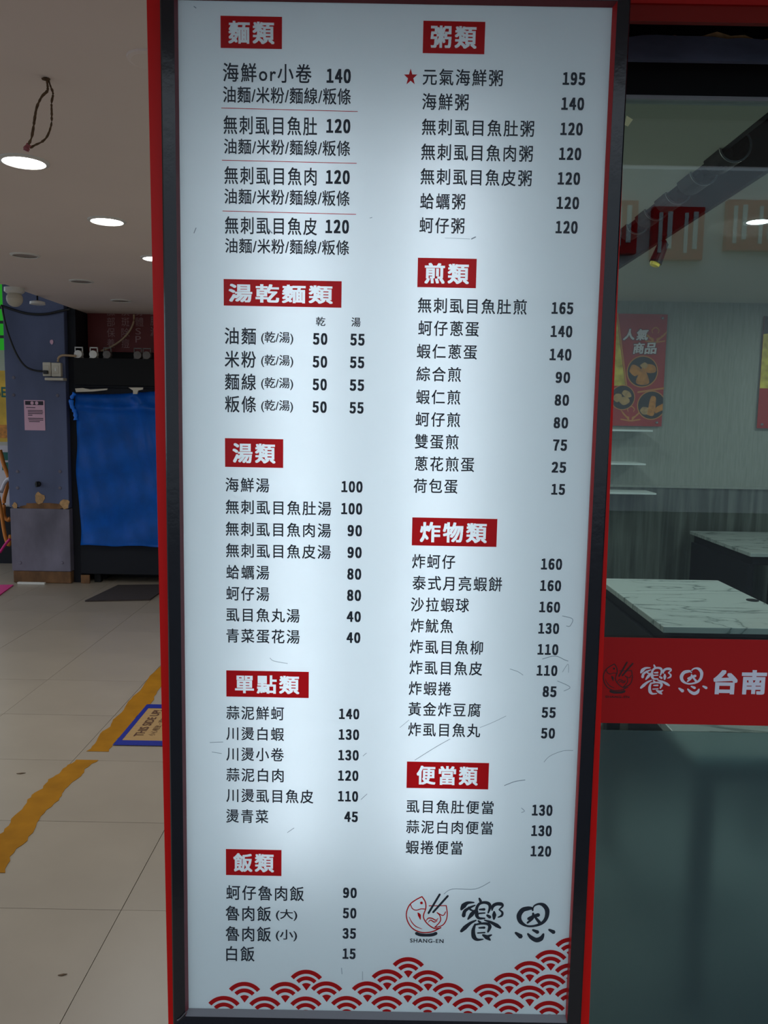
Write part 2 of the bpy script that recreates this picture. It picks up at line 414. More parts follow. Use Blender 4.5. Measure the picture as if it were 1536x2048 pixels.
# black frame, four mitred bars with an inner lip
LX0, LX1, LZ0, LZ1 = FX0 - .0040, FX1 + .0055, FZ0 - .0095, FZ1 + .006
yf, yb_, yl = 1.386, 1.412, 1.3992
O = [(BX0, BZ0), (BX1, BZ0), (BX1, BZ1), (BX0, BZ1)]
I = [(LX0, LZ0), (FX1 + .0016, LZ0), (LX1, LZ1), (LX0, LZ1)]
N = [(FX0, FZ0), (FX1, FZ0), (FX1, FZ1), (FX0, FZ1)]
for k in range(4):
    j = (k + 1) % 4
    bm = bmesh.new()
    def bar(a, b, c, d): bm.faces.new([bm.verts.new(v) for v in (a, b, c, d)])
    e = .0025
    def sh(p, s):  # shrink outer corner for the small outer chamfer
        return (p[0] + (s if p[0] < 0 else -s), p[1] + (s if p[1] < 1.4 else -s))
    oA, oB, iA, iB = O[k], O[j], I[k], I[j]
    cA, cB = sh(oA, e), sh(oB, e)
    bar((oA[0], yb_, oA[1]), (oB[0], yb_, oB[1]), (oB[0], yf + e, oB[1]), (oA[0], yf + e, oA[1]))
    bar((oA[0], yf + e, oA[1]), (oB[0], yf + e, oB[1]), (cB[0], yf, cB[1]), (cA[0], yf, cA[1]))
    bar((cA[0], yf, cA[1]), (cB[0], yf, cB[1]), (iB[0], yf + .003, iB[1]), (iA[0], yf + .003, iA[1]))
    bar((iA[0], yf + .003, iA[1]), (iB[0], yf + .003, iB[1]), (iB[0], yb_, iB[1]), (iA[0], yb_, iA[1]))
    bar((iA[0], yb_, iA[1]), (iB[0], yb_, iB[1]), (oB[0], yb_, oB[1]), (oA[0], yb_, oA[1]))
    bmesh.ops.remove_doubles(bm, verts=bm.verts, dist=1e-6)
    fb = from_bm('frame_bar', bm, M_black)
    n0, n1 = N[k], N[j]
    bm = bmesh.new(); vs = [(iA[0], yf + .004, iA[1]), (iB[0], yf + .004, iB[1]), (n1[0], yl, n1[1]), (n0[0], yl, n0[1])]
    bm.faces.new([bm.verts.new(v) for v in vs])
    me = bpy.data.meshes.new('frame_lip'); bm.to_mesh(me); bm.free()
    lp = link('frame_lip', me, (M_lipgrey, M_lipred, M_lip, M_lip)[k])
    adopt(sign, fb)
    lp.parent = fb; lp.matrix_parent_inverse = fb.matrix_world.inverted()
# bright scratched mitre at the lower left corner
mit = brush('mitre_scratch', [([(355, 2040), (362, 2035), (375, 2021)], [3.2, 1.6, 1.2])], lambda a, b: (at_y(a, b, yf).x, at_y(a, b, yf).z), yf - .0006, M_lipgrey, None); adopt(sign, mit)
# fluorescent tubes inside the box
for tx, tz, tl, tw in ((-.155, 1.445, 1.28, 1.0), (.092, 1.445, 1.28, 1.0)):
    L = bpy.data.lights.new('menu_tube', 'AREA'); L.shape = 'RECTANGLE'; L.size = .05; L.size_y = tl; L.energy = TUBE_W * tw
    L.color = (.93, .98, 1.0)
    o = bpy.data.objects.new('menu_tube', L); COL.objects.link(o); o.location = (tx, 1.525, tz); o.rotation_euler = (-PI / 2, 0, 0)

FYP = FY - .0006   # print layer
FYT = FY - .0012   # lettering over the red patches
class Face: pass
def on_face(o): o.parent = face; o.matrix_parent_inverse = Matrix(); return o
def heading(txt, x0, x1, yt, yb, tx0, tx1, ty0, ty1):
    s = SLOPE * (x1 - x0)
    # left / right edges follow the board's verticals
    def vx(x, y, yr): return x + (y - yr) * lerp(.0115, -.048, (x - 360) / (1190 - 360))
    p = [at_y(x0, yt, FYP), at_y(x1, yt + s, FYP), at_y(vx(x1, yb + s, yt), yb + s, FYP), at_y(vx(x0, yb, yt), yb, FYP)]
    knock_out('category_patch', p, txt, (tx0 - x0) / (x1 - x0), (tx1 - x0) / (x1 - x0), (ty0 - yt - SLOPE * (tx0 - x0)) / (yb - yt), (ty1 - yt - SLOPE * (tx0 - x0)) / (yb - yt), x1 - x0, yb - yt)
def knock_out(name, p, txt, u0, u1, v0, v1, pw, ph):
    """red print with the lettering left open, so that the lit acrylic shows through the letters"""
    K = 2.6
    nu, nv = int(pw * K), int(ph * K)
    inside = np.zeros((nv, nu), bool)
    vs, fs = glyphs(txt, 1.22, .029, .023)
    P = np.array([(u0 + a * (u1 - u0), v1 - b * (v1 - v0)) for a, b, k in vs]) * (nu, nv)
    for f in fs:
        for q in range(1, len(f) - 1):
            A, B, C_ = P[f[0]], P[f[q]], P[f[q + 1]]
            x_0, x_1 = max(0, int(min(A[0], B[0], C_[0]))), min(nu - 1, int(max(A[0], B[0], C_[0])) + 1)
            y_0, y_1 = max(0, int(min(A[1], B[1], C_[1]))), min(nv - 1, int(max(A[1], B[1], C_[1])) + 1)
            X, Y = np.meshgrid(np.arange(x_0, x_1 + 1) + .5, np.arange(y_0, y_1 + 1) + .5)
            e = lambda S_, T_: (T_[0] - S_[0]) * (Y - S_[1]) - (T_[1] - S_[1]) * (X - S_[0])
            e1, e2, e3 = e(A, B), e(B, C_), e(C_, A)
            inside[y_0:y_1 + 1, x_0:x_1 + 1] |= ((e1 >= 0) & (e2 >= 0) & (e3 >= 0)) | ((e1 <= 0) & (e2 <= 0) & (e3 <= 0))
    # merge equal runs of neighbouring rows into one quad
    quads, live = [], {}
    for r in range(nv + 1):
        runs = set()
        if r < nv:
            row = np.concatenate(([True], inside[r], [True])); d = np.flatnonzero(row[1:] != row[:-1])
            runs = {(int(d[k]), int(d[k + 1])) for k in range(0, len(d), 2)}
        for key in [k for k in live if k not in runs]: quads.append((*key, live.pop(key), r))
        for k in runs: live.setdefault(k, r)
    W_ = lambda a, b: (p[0].lerp(p[1], a)).lerp(p[3].lerp(p[2], a), b)
    vv, ff = [], []
    for a, b, r0, r1 in quads:
        n = len(vv); vv += [W_(a / nu, r0 / nv), W_(b / nu, r0 / nv), W_(b / nu, r1 / nv), W_(a / nu, r1 / nv)]; ff.append((n, n + 1, n + 2, n + 3))
    me = bpy.data.meshes.new(name); me.from_pydata(vv, [], ff)
    on_face(link(name, me, M_inkred))
def line(txt, x0, x1, yt, yb, sp_=1.18): on_face(text_px('menu_line', txt, x0, x1, yt, yb, FYP, M_ink, None, sp_, (.010, .009)))
def price(txt, x0, x1, yt, yb): on_face(text_px('menu_price', ''.join(chr(0xFF10 + int(c)) for c in txt), x0, x1, yt, yb, FYP, M_ink, None, .60, (.062, .030)))
HEAD = [
 ('麵類', 441, 564, 31.4, 95.8, 456.5, 549, 41.5, 87), ('湯乾麵類', 447.2, 683.4, 558, 611, 457.2, 666, 567, 604),
 ('湯類', 449.9, 566.5, 876.2, 933.7, 465, 551, 886, 925.7), ('單點類', 452.5, 617.7, 1340.6, 1393, 469.8, 598.8, 1349.4, 1386.2),
 ('飯類', 451.8, 563, 1698, 1750, 466.5, 548, 1706, 1743.5),
 ('粥類', 846.9, 970.7, 41.4, 106.2, 862, 954.7, 50.7, 96), ('煎類', 835.9, 953.6, 515.4, 574.2, 850, 939, 525.6, 567),
 ('炸物類', 824.7, 994.8, 1034.7, 1090.7, 840.7, 975, 1043.5, 1084), ('便當類', 814, 978.2, 1523, 1575.8, 834, 956.8, 1531, 1569)]
for h in HEAD: heading(*h)
SIX = '油麵/米粉/麵線/粄條'
LINES = [
 ('海鮮or小卷', 446, 623, 125, 163.5), (SIX, 446, 701.5, 172, 205), ('無刺虱目魚肚', 447, 634, 230.5, 268), (SIX, 448, 700, 276.7, 307.7),
 ('無刺虱目魚肉', 448.8, 633, 332, 368), (SIX, 448.8, 699, 376.7, 407.7), ('無刺虱目魚皮', 449.9, 633.8, 432.3, 467.5), (SIX, 450.3, 698, 475.9, 505.8),
 ('乾', 631.8, 650.6, 633.6, 651.8), ('湯', 702.6, 721, 634.7, 653.3),
 ('油麵', 449.4, 511.9, 654.4, 688.3), ('(乾/湯)', 522.3, 586.4, 662.8, 688.4), ('米粉', 449.4, 511.9, 701, 734.8), ('(乾/湯)', 522.3, 586.4, 709, 734),
 ('麵線', 449.8, 511.9, 746.3, 779.7), ('(乾/湯)', 522.3, 586.2, 754.3, 779.2), ('粄條', 450, 512, 791.2, 824.4), ('(乾/湯)', 522.3, 586, 799.4, 824.3),
 ('海鮮湯', 451, 538.4, 954.7, 983.5), ('無刺虱目魚肚湯', 451.4, 662.4, 999, 1027.6), ('無刺虱目魚肉湯', 451.4, 661.7, 1043, 1071.4),
 ('無刺虱目魚皮湯', 452, 661.3, 1086.2, 1114.5), ('蛤蠣湯', 452.5, 538.4, 1129.6, 1158), ('蚵仔湯', 452.5, 538.4, 1172.4, 1200.7),
 ('虱目魚丸湯', 452.5, 599.3, 1215, 1242.8), ('青菜蛋花湯', 452.8, 599.3, 1257, 1285.3),
 ('蒜泥鮮蚵', 452.8, 567.9, 1411.5, 1438.7), ('川燙白蝦', 452.8, 567.9, 1453, 1480), ('川燙小卷', 452.8, 567.6, 1494, 1521.3),
 ('蒜泥白肉', 452.8, 567.2, 1535.4, 1562.6), ('川燙虱目魚皮', 452.8, 626.5, 1576.6, 1604), ('燙青菜', 452.5, 536.6, 1618, 1645.2),
 ('蚵仔魯肉飯', 452.5, 607.7, 1770, 1799.5), ('魯肉飯', 451.4, 542, 1811.2, 1841), ('(大)', 551.7, 594.4, 1818, 1841), ('魯肉飯', 451.4, 541.7, 1852, 1881.8),
 ('(小)', 551.5, 594, 1858.8, 1882), ('白飯', 452.5, 509, 1892, 1922),
 ('元氣海鮮粥', 845.3, 1005, 136.7, 170), ('海鮮粥', 844.2, 936.8, 186, 219.7), ('無刺虱目魚肚粥', 843.4, 1067.6, 236.8, 270),
 ('無刺虱目魚肉粥', 842, 1065, 286.7, 320), ('無刺虱目魚皮粥', 840.7, 1062.8, 336, 368.9), ('蛤蠣粥', 839.9, 930, 386, 418), ('蚵仔粥', 838.6, 928.3, 434.3, 466),
 ('無刺虱目魚肚煎', 835.4, 1053, 594.8, 625.5), ('蚵仔蔥蛋', 836.2, 957.4, 640.7, 671.4), ('蝦仁蔥蛋', 833.2, 953.6, 687.4, 717), ('綜合煎', 832.7, 921.6, 732.8, 762.4),
 ('蝦仁煎', 831.9, 920.3, 778.7, 808), ('蚵仔煎', 830.8, 920, 823.5, 853), ('雙蛋煎', 829.2, 916.8, 867.6, 897.5), ('蔥花煎蛋', 829.2, 948, 912.2, 942), ('荷包蛋', 826.8, 914.7, 956.7, 986),
 ('炸蚵仔', 824.2, 910, 1108, 1136.7), ('泰式月亮蝦餅', 824.7, 1003.6, 1150.8, 1180), ('沙拉蝦球', 821.5, 937.6, 1194.3, 1223), ('炸魷魚', 821.5, 906, 1236.8, 1264.8),
 ('炸虱目魚柳', 819.4, 965.4, 1279, 1307), ('炸虱目魚皮', 818.8, 964, 1320.6, 1348.6), ('炸蝦捲', 817.5, 902, 1362.2, 1390), ('黃金炸豆腐', 816.2, 960.9, 1403.6, 1431.6), ('炸虱目魚丸', 816.2, 960, 1444.7, 1472.2),
 ('虱目魚肚便當', 812.7, 986.7, 1598.8, 1625.5), ('蒜泥白肉便當', 812.2, 985.4, 1639.6, 1666.3), ('蝦捲便當', 811.4, 924.8, 1680.2, 1707.7)]
for l in LINES: line(*l, sp_=(1.06 if '/' in l[0] and len(l[0]) > 6 else 1.0 if '(' in l[0] else 1.18))
PR = [
 ('140', 653, 701.5, 137, 166), ('120', 652.5, 700.6, 237.5, 266), ('120', 651.7, 699.3, 339.8, 367.9), ('120', 650.8, 697.8, 439, 466.6),
 ('50', 625.8, 654.6, 665.7, 689.4), ('55', 700.4, 729, 667.3, 691), ('50', 625.4, 654.2, 711.5, 735.2), ('55', 699.8, 728.3, 713, 736.3),
 ('50', 625.2, 653.5, 757, 780.6), ('55', 699.3, 728, 758.7, 781.7), ('50', 624.8, 653.3, 802.3, 825.5), ('55', 698.9, 727, 804, 827),
 ('100', 682.7, 725, 961.8, 984.6), ('100', 682.3, 724.3, 1005.6, 1028.7), ('90', 695, 723.7, 1049.7, 1072.5), ('90', 694.9, 723.2, 1093.5, 1116),
 ('80', 694.5, 722.3, 1136.7, 1159.2), ('80', 694, 722, 1179.2, 1201.8), ('40', 693.4, 721.5, 1222.2, 1243.9), ('40', 693, 720.6, 1264.2, 1286),
 ('140', 677.9, 718.4, 1417, 1438.3), ('130', 677.2, 718, 1458.2, 1479.6), ('130', 676.3, 717.3, 1499.6, 1520.6), ('120', 676, 716.6, 1540.5, 1561.5),
 ('110', 676, 716, 1581.7, 1603), ('45', 688.5, 715.5, 1623, 1644),
 ('90', 686, 713.3, 1775, 1796), ('50', 685.6, 712.6, 1815.6, 1836.7), ('35', 685, 711.7, 1856, 1877.4), ('15', 685, 711, 1896.9, 1918),
 ('195', 1125, 1169.9, 144, 170), ('140', 1122.4, 1167.7, 194.3, 220), ('120', 1120.5, 1165, 244.8, 270.4), ('120', 1117.8, 1162, 294.7, 320),
 ('120', 1115, 1159.7, 344, 369.4), ('120', 1113, 1157.6, 393, 418), ('120', 1110.9, 1154.7, 441.5, 466.9),
 ('165', 1102.9, 1146, 604, 628), ('140', 1101, 1144.2, 650.8, 674.3), ('140', 1098.9, 1142.4, 697, 720.8), ('90', 1110.9, 1139.7, 743.5, 766),
 ('80', 1109, 1137.6, 788.8, 811.3), ('80', 1107, 1135.7, 834.2, 856.6), ('75', 1105.5, 1133.6, 878.8, 901.5), ('25', 1102.9, 1131.7, 923.4, 945.5), ('15', 1102.3, 1129.6, 967.7, 989.6),
 ('160', 1081.8, 1123.7, 1116.6, 1139.3), ('160', 1080, 1121.8, 1160, 1182), ('160', 1078.3, 1119.7, 1202.9, 1224.8), ('130', 1076.4, 1117.8, 1245.6, 1267.5),
 ('110', 1074.8, 1116.2, 1287.8, 1309.6), ('110', 1073, 1114.3, 1330, 1351.5), ('85', 1085, 1112.5, 1372, 1394), ('55', 1083, 1110.9, 1414.3, 1435.6), ('50', 1081.8, 1109.5, 1455.7, 1477),
 ('130', 1063.6, 1104.5, 1609, 1631.3), ('130', 1062.3, 1103, 1650.3, 1672.2), ('120', 1061, 1101.8, 1691.4, 1712.8)]
for p in PR: price(*p)
fpx = lambda a, b: (at_y(a, b, FYP).x, at_y(a, b, FYP).z)
for x0, y0, x1, y1 in ((443, 216, 715, 223), (444.3, 320.3, 713, 326.7), (445.4, 422, 711.7, 428.7)):
    on_face(brush('divider_rule', [([(x0, y0), (x1, y1)], 1.3)], fpx, FYP, M_inkred, None))
# star
st = []
for k in range(10):
    a = PI / 2 + k * PI / 5; r = 1 if k % 2 == 0 else .40
    st.append(at_y(821.3 + 14.0 * r * math.cos(a), 154.5 - 17.5 * r * math.sin(a), FYP))
on_face(poly('star_mark', st, M_inkred))
# seigaiha waves, clipped to the printed face
def clip(pts, x0, x1, z0, z1):
    def cut(ps, ins, inter):
        out = []
        for i in range(len(ps)):
            a, b = ps[i - 1], ps[i]
            if ins(b):
                if not ins(a): out.append(inter(a, b))
                out.append(b)
            elif ins(a): out.append(inter(a, b))
        return out
    def ix(v): return lambda a, b: (v, a[1] + (b[1] - a[1]) * (v - a[0]) / (b[0] - a[0]))
    def iz(v): return lambda a, b: (a[0] + (b[0] - a[0]) * (v - a[1]) / (b[1] - a[1]), v)
    for ins, it in ((lambda p: p[0] >= x0, ix(x0)), (lambda p: p[0] <= x1, ix(x1)), (lambda p: p[1] >= z0, iz(z0)), (lambda p: p[1] <= z1, iz(z1))):
        if pts: pts = cut(pts, ins, it)
    return pts
def wave(zx, zy):
    px, py = 400 + zx / 2.021, 1700 + zy / 2.021
    vs, fs = [], []
    def add(pp):
        q = clip([fpx(*p) for p in pp], FX0, FX1, FZ0, FZ1)
        if len(q) >= 3:
            b = len(vs); vs.extend((x, FYP, z) for x, z in q); fs.append(tuple(range(b, b + len(q))))
    cx, cy = px, py + 41.5
    def arc(r0, r1, half, n=14):
        for i in range(n):
            a0 = PI / 2 - half + 2 * half * i / n; a1 = PI / 2 - half + 2 * half * (i + 1) / n
            P = lambda r, a: (cx + r * math.cos(a), cy - r * math.sin(a) + .02 * r * math.cos(a))
            add([P(r0, a0), P(r1, a0), P(r1, a1), P(r0, a1)])
    arc(33.2, 41.5, math.radians(49)); arc(20.5, 28.3, math.radians(46)); arc(0.01, 15.0, math.radians(37), 8)
    if vs:
        me = bpy.data.meshes.new('wave_fan'); me.from_pydata(vs, [], fs); on_face(link('wave_fan', me, M_inkred))
WV = [(97, 590), (262, 592), (428, 592), (593, 590), (755, 590), (920, 592), (1083, 597), (1248, 602), (1412, 610),
      (180, 533), (345, 533), (512, 531), (677, 531), (840, 533), (1003, 537), (1167, 541), (1333, 548), (1498, 556),
      (430, 484), (757, 482), (922, 486), (1250, 496), (1415, 503), (842, 433), (1333, 449), (1498, 458), (1418, 404), (1500, 354)]
for w in WV: wave(*w)
# logo: bowl with a fish, chopsticks, brush lettering
LOGO_RED = [([(205, 62), (150, 90), (95, 132), (65, 190), (60, 250), (80, 310), (120, 360), (180, 390), (240, 397), (310, 385), (380, 350)], 9),
 ([(430, 145), (440, 220), (430, 280), (400, 325), (350, 345), (322, 346)], 8), ([(270, 147), (350, 147), (430, 145)], 7),
 ([(205, 62), (235, 110), (240, 170), (218, 240), (235, 290), (280, 335), (330, 360), (380, 352)], 9),
 ([(98, 135), (115, 172), (150, 188), (195, 176), (235, 178)], 7), ([(198, 119), (202, 121)], [22, 22]),
 ([(166, 212), (180, 235), (190, 275)], [6, 24, 5]), ([(85, 250), (110, 300), (150, 340), (205, 362)], [3, 7, 7, 3]),
 ([(240, 290), (265, 262), (300, 265), (335, 282), (355, 262)], [4, 9, 9, 8, 3]), ([(262, 302), (285, 280), (318, 298), (350, 286)], [3, 8, 9, 3]),
 ([(345, 210), (372, 240), (375, 290), (330, 342)], 8), ([(345, 210), (400, 237), (425, 203)], 7)]
LOGO_DARK = [([(370, 40), (265, 215)], 19), ([(445, 55), (308, 207)], 19), ([(152, 403), (190, 416), (245, 420), (300, 416), (336, 403)], [30, 30, 26, 30, 30])]
XIANG = [([(738, 78), (750, 104)], [10, 18]), ([(690, 116), (630, 120), (592, 148), (570, 182)], [6, 18, 32, 12]), ([(700, 142), (655, 162), (605, 195), (592, 240)], [6, 14, 20, 24]),
 ([(640, 160), (655, 182), (675, 190)], [10, 12, 8]), ([(694, 196), (665, 230), (632, 272)], [20, 26, 8]),
 ([(722, 232), (712, 180), (735, 132), (780, 116), (824, 126), (838, 160), (820, 214)], [16, 18, 16, 16, 20, 18, 8]), ([(716, 200), (714, 235), (735, 262), (790, 264)], [18, 22, 16, 8]),
 ([(738, 182), (785, 180)], [8, 16]), ([(735, 218), (790, 214)], [9, 8]), ([(812, 236), (836, 252)], [14, 20]),
 ([(856, 190), (866, 150), (900, 130), (944, 132), (954, 152), (922, 182)], [6, 20, 20, 22, 12, 6]), ([(922, 182), (952, 208), (946, 238), (912, 254)], [7, 13, 14, 5]), ([(876, 200), (877, 232), (874, 270)], [8, 26, 12]),
 ([(708, 282), (655, 308), (605, 350), (570, 384)], [7, 17, 26, 16]), ([(785, 280), (845, 300), (900, 330), (934, 352)], [6, 16, 24, 12]), ([(728, 286), (748, 304)], [8, 16]),
 ([(700, 318), (682, 375), (688, 435), (720, 462), (775, 458)], [10, 22, 28, 16, 5]), ([(705, 322), (760, 312), (818, 316), (836, 344), (818, 390)], [10, 12, 18, 22, 10]),
 ([(735, 352), (786, 350)], [8, 14]), ([(722, 400), (790, 396)], [7, 8]), ([(770, 418), (808, 440), (840, 466)], [10, 28, 8]), ([(852, 418), (808, 436)], [7, 20])]
EN = [([(1236, 192), (1228, 172), (1190, 172), (1140, 188), (1108, 240), (1122, 296), (1180, 334), (1250, 334), (1322, 308), (1362, 258), (1370, 190), (1340, 144), (1295, 130), (1252, 146), (1236, 176)], [8, 18, 28, 32, 34, 28, 13, 14, 20, 26, 32, 28, 14, 10, 6]),
 ([(1196, 268), (1240, 246), (1288, 232)], [20, 20, 26]), ([(1240, 218), (1234, 262), (1186, 306)], [14, 18, 12]), ([(1256, 250), (1300, 304)], [14, 22]),
 ([(1076, 398), (1122, 432)], [14, 34]), ([(1236, 372), (1280, 392)], [12, 26]), ([(1190, 408), (1222, 442), (1270, 466), (1314, 450), (1336, 410)], [12, 26, 32, 32, 12]), ([(1388, 370), (1430, 392)], [14, 28])]
def fat(st, k, e=0): return [(p, [v * k + e for v in (w if isinstance(w, (list, tuple)) else [w] * len(p))]) for p, w in st]
fz = lambda a, b: fpx(800 + a / 4.6545, 1780 + b / 4.6545)
on_face(brush('logo_bowl_and_fish', fat(LOGO_RED, 1.2), fz, FYP, M_inkred, None))
[on_face(brush(n_, [q_], fz, FYP - .0002, M_ink, None)) for n_, q_ in zip(('logo_chopstick', 'logo_chopstick', 'logo_bowl_foot'), LOGO_DARK)]
on_face(brush('brush_lettering', fat(XIANG, 1.45, 2), fz, FYP, M_ink, None)); on_face(brush('brush_lettering', fat(EN, 1.3, 2), fz, FYP, M_ink, None))
on_face(text_px('logo_caption', 'SHANG-EN', 820, 887, 1877, 1885, FYP, M_ink, None, 1.15, (.02, .01)))
# scuffs and scratches on the acrylic
SC = [([(540, 1316), (548, 1322), (575, 1327)], 1.2), ([(1125, 1232), (1145, 1238), (1140, 1252), (1133, 1252)], 1.6), ([(1085, 1318), (1110, 1312), (1130, 1320), (1136, 1322)], 1.8), ([(830, 1520), (870, 1495), (900, 1478)], 1.4),
 ([(960, 1455), (985, 1445), (1012, 1432)], 1.0), ([(1009, 1571), (1030, 1563), (1050, 1560)], 2.0), ([(1020, 1338), (1035, 1343), (1046, 1350)], 1.3), ([(1088, 1524), (1100, 1512), (1125, 1502), (1146, 1501)], 1.2),
 ([(888, 1788), (905, 1778), (950, 1778), (980, 1764)], 1.6), ([(1043, 1616), (1049, 1622), (1043, 1625)], 1.4), ([(420, 1485), (446, 1484)], 1.4), ([(424, 1504), (443, 1507)], 1.3), ([(726, 1512), (733, 1506)], 1.3),
 ([(722, 1599), (734, 1588)], 1.4), ([(575, 1665), (588, 1656)], 1.4), ([(725, 1943), (725, 1960)], 1.2), ([(684, 1948), (683, 1936)], 1.6), ([(388, 466), (392, 456)], 2.2), ([(943, 478), (951, 474)], 3.0), ([(890, 476), (940, 478)], .9),
 ([(536, 458), (544, 466)], 3.0), ([(740, 436), (744, 435)], 1.6), ([(1115, 1362), (1140, 1374), (1128, 1382)], 1.4), ([(1125, 1344), (1136, 1328), (1137, 1345)], 1.0), ([(800, 1455), (818, 1440)], 1.0), ([(392, 16), (388, 13)], 2.5)]
for pts, w in SC: on_face(brush('scuff_mark', [(pts, w * .75)], fpx, FYP - .0001, M_scuff, None))

# ================================================================== SHOP FRONT, RIGHT
GY = 1.75
def gz(px, py): return at_y(px, py, GY)
RX = 4.6
# red header, blue steel beam, shutter housing
zh = at_y(1400, 44, 1.52).z
structure(box('trim_2', .395, RX, 1.52, 1.532, zh, 2.60, M_redpaint2))
structure(box('trim_3', .395, RX, 1.515, 1.525, at_y(1400, 8, 1.515).z, 2.60, M_hdr))
# steel beam with a ragged top edge
zb0, zb1 = at_y(1400, 121, 1.70).z, at_y(1400, 74, 1.70).z
beam = thing('steel_beam', 'chipped dark blue steel beam under the red shop header', 'beam', (2.5, 1.72, zb0))
tp = []
xx = .44
while xx < RX:
    tp.append((xx, 1.70, zb1 + random.uniform(-.004, .003))); xx += .028
bpart = prism('beam_face', [(.44, 1.70, zb0)] + [(.42, 1.70, zb0 + .02)] + tp + [(RX, 1.70, zb0)], (0, .012, 0), M_bluebeam)
wpart = prism('wood_batten', [(.47, 1.712, zb1 - .006)] + [(p[0] + .012, 1.712, p[2] + random.choice((.002, .004, .006, .011, .015))) for p in tp[2:]] + [(RX, 1.712, zb1 - .006)], (0, .03, 0), M_wood)
adopt(beam, bpart, wpart)
structure(box('trim_4', .30, RX, 1.765, 1.785, at_y(1400, 198, 1.765).z, 2.60, M_matteblack))
structure(box('trim_5', .30, RX, 1.55, 1.765, zb1 + .035, 2.60, M_matteblack))
# window: rail, pane, red band, frosted film
win = bpy.data.objects.new('window_1', None); COL.objects.link(win); win.location = (2.4, GY, 0); structure(win)
zr = gz(1400, 199).z
rail = box('window_rail', .41, RX, 1.742, 1.768, zr - .004, zr + .004, M_silver)
rail2 = box('window_rail', .41, RX, 1.735, 1.775, 0, .06, M_matteblack)
mull = box('window_frame', .30, .44, 1.74, 1.78, 0, 2.45, M_softblack)
pane = box('pane', .44, RX, GY, GY + .008, .06, zr - .003, M_pane)
z1, z0 = .5 * (gz(1205, 1274).z + gz(1500, 1279).z), .5 * (gz(1205, 1446).z + gz(1500, 1450).z)
band = box('red_band', .44, RX, GY - .0012, GY - .0002, z0, z1, M_band)
film = box('frosted_film', .44, RX, GY - .0022, GY - .0002, .06, gz(1400, 1463).z, M_film)
adopt(win, rail, rail2, mull, pane, band, film)
BY = GY - .0018
bz = lambda a, b: (at_y(a, b, BY).x, at_y(a, b, BY).z)
def on_band(o): o.parent = band; o.matrix_parent_inverse = Matrix(); return o
def remap(sx0, sx1, sy0, sy1, dx0, dx1, dy0, dy1):
    return lambda a, b: bz(dx0 + (a - sx0) / (sx1 - sx0) * (dx1 - dx0), dy0 + (b - sy0) / (sy1 - sy0) * (dy1 - dy0))
zf = lambda x: 1200 + x / 4.571
zg = lambda y: 1300 + y / 4.571
lg = remap(55, 445, 40, 490, zf(28), zf(300), zg(112), zg(440))
on_band(brush('logo_bowl_and_fish', fat(LOGO_RED, 1.25), lg, BY, M_bandink, None)); [on_band(brush(n_, [q_], lg, BY - .0002, M_bandink, None)) for n_, q_ in zip(('logo_chopstick', 'logo_chopstick', 'logo_bowl_foot'), LOGO_DARK)]
on_band(text_px('logo_caption', 'SHANG-EN', zf(48), zf(268), zg(417), zg(438), BY, M_bandink, None, 1.15, (.02, .01), .012))
on_band(brush('brush_lettering', fat(XIANG, 1.3, 5), remap(562, 958, 75, 470, zf(368), zf(650), zg(135), zg(405)), BY, M_bandwhite, None))
on_band(brush('brush_lettering', fat(EN, 1.2, 5), remap(1070, 1440, 120, 482, zf(718), zf(978), zg(160), zg(408)), BY, M_bandwhite, None))
on_band(text_px('brush_lettering', '台', zf(1028), zf(1250), zg(182), zg(404), BY, M_bandwhite, None, 1, (.04, .035), .012))
on_band(text_px('brush_lettering', '南', zf(1285), zf(1514), zg(182), zg(406), BY, M_bandwhite, None, 1, (.04, .035), .012))
# sticker inside the glass
sk = [at_y(a, b, GY - .001) for a, b in ((1253, 231), (1266, 239), (1256, 253), (1249, 250))]
tag(prism('sticker', sk, (0, .0006, 0), M_sticker), 'small pale green sticker on the upper left of the window', 'sticker')

# ------------------------------------------------------------------ restaurant interior
IY = 6.75
structure(box('wall_right', RX + .2, RX + .4, 1.7, 7.0, 0, 3.3, M_wallgrey))
structure(box('wall_inside_back', .28, RX + .2, IY, IY + .15, 0, 3.3, M_wallgrey))
ICZ = 2.62
s0, s1 = at_z(1536, 225, ICZ).x, at_z(1536, 345, ICZ).x
structure(box('ceiling_inside', .28, s0, 1.79, IY, ICZ, ICZ + .5, M_inceil))
structure(box('ceiling_inside', s1, RX + .2, 1.79, IY, ICZ, ICZ + .5, M_inceil))
structure(box('ceiling_recess', s0, s1, 1.79, IY, ICZ + .42, ICZ + .5, M_matteblack))
structure(box('trim_6', s0 - .001, s0 + .02, 1.79, IY, ICZ - .002, ICZ + .42, M_softblack))
structure(box('trim_7', s1 - .02, s1 + .001, 1.79, IY, ICZ - .002, ICZ + .42, M_softblack))
# wainscot and its rail
zw = at_y(1400, 972, IY - .03).z
structure(box('baseboard_wainscot', .28, RX + .2, IY - .02, IY, 0, zw - .02, M_wains))
structure(box('trim_8', .28, RX + .2, IY - .035, IY, zw - .02, zw, M_wallgrey))
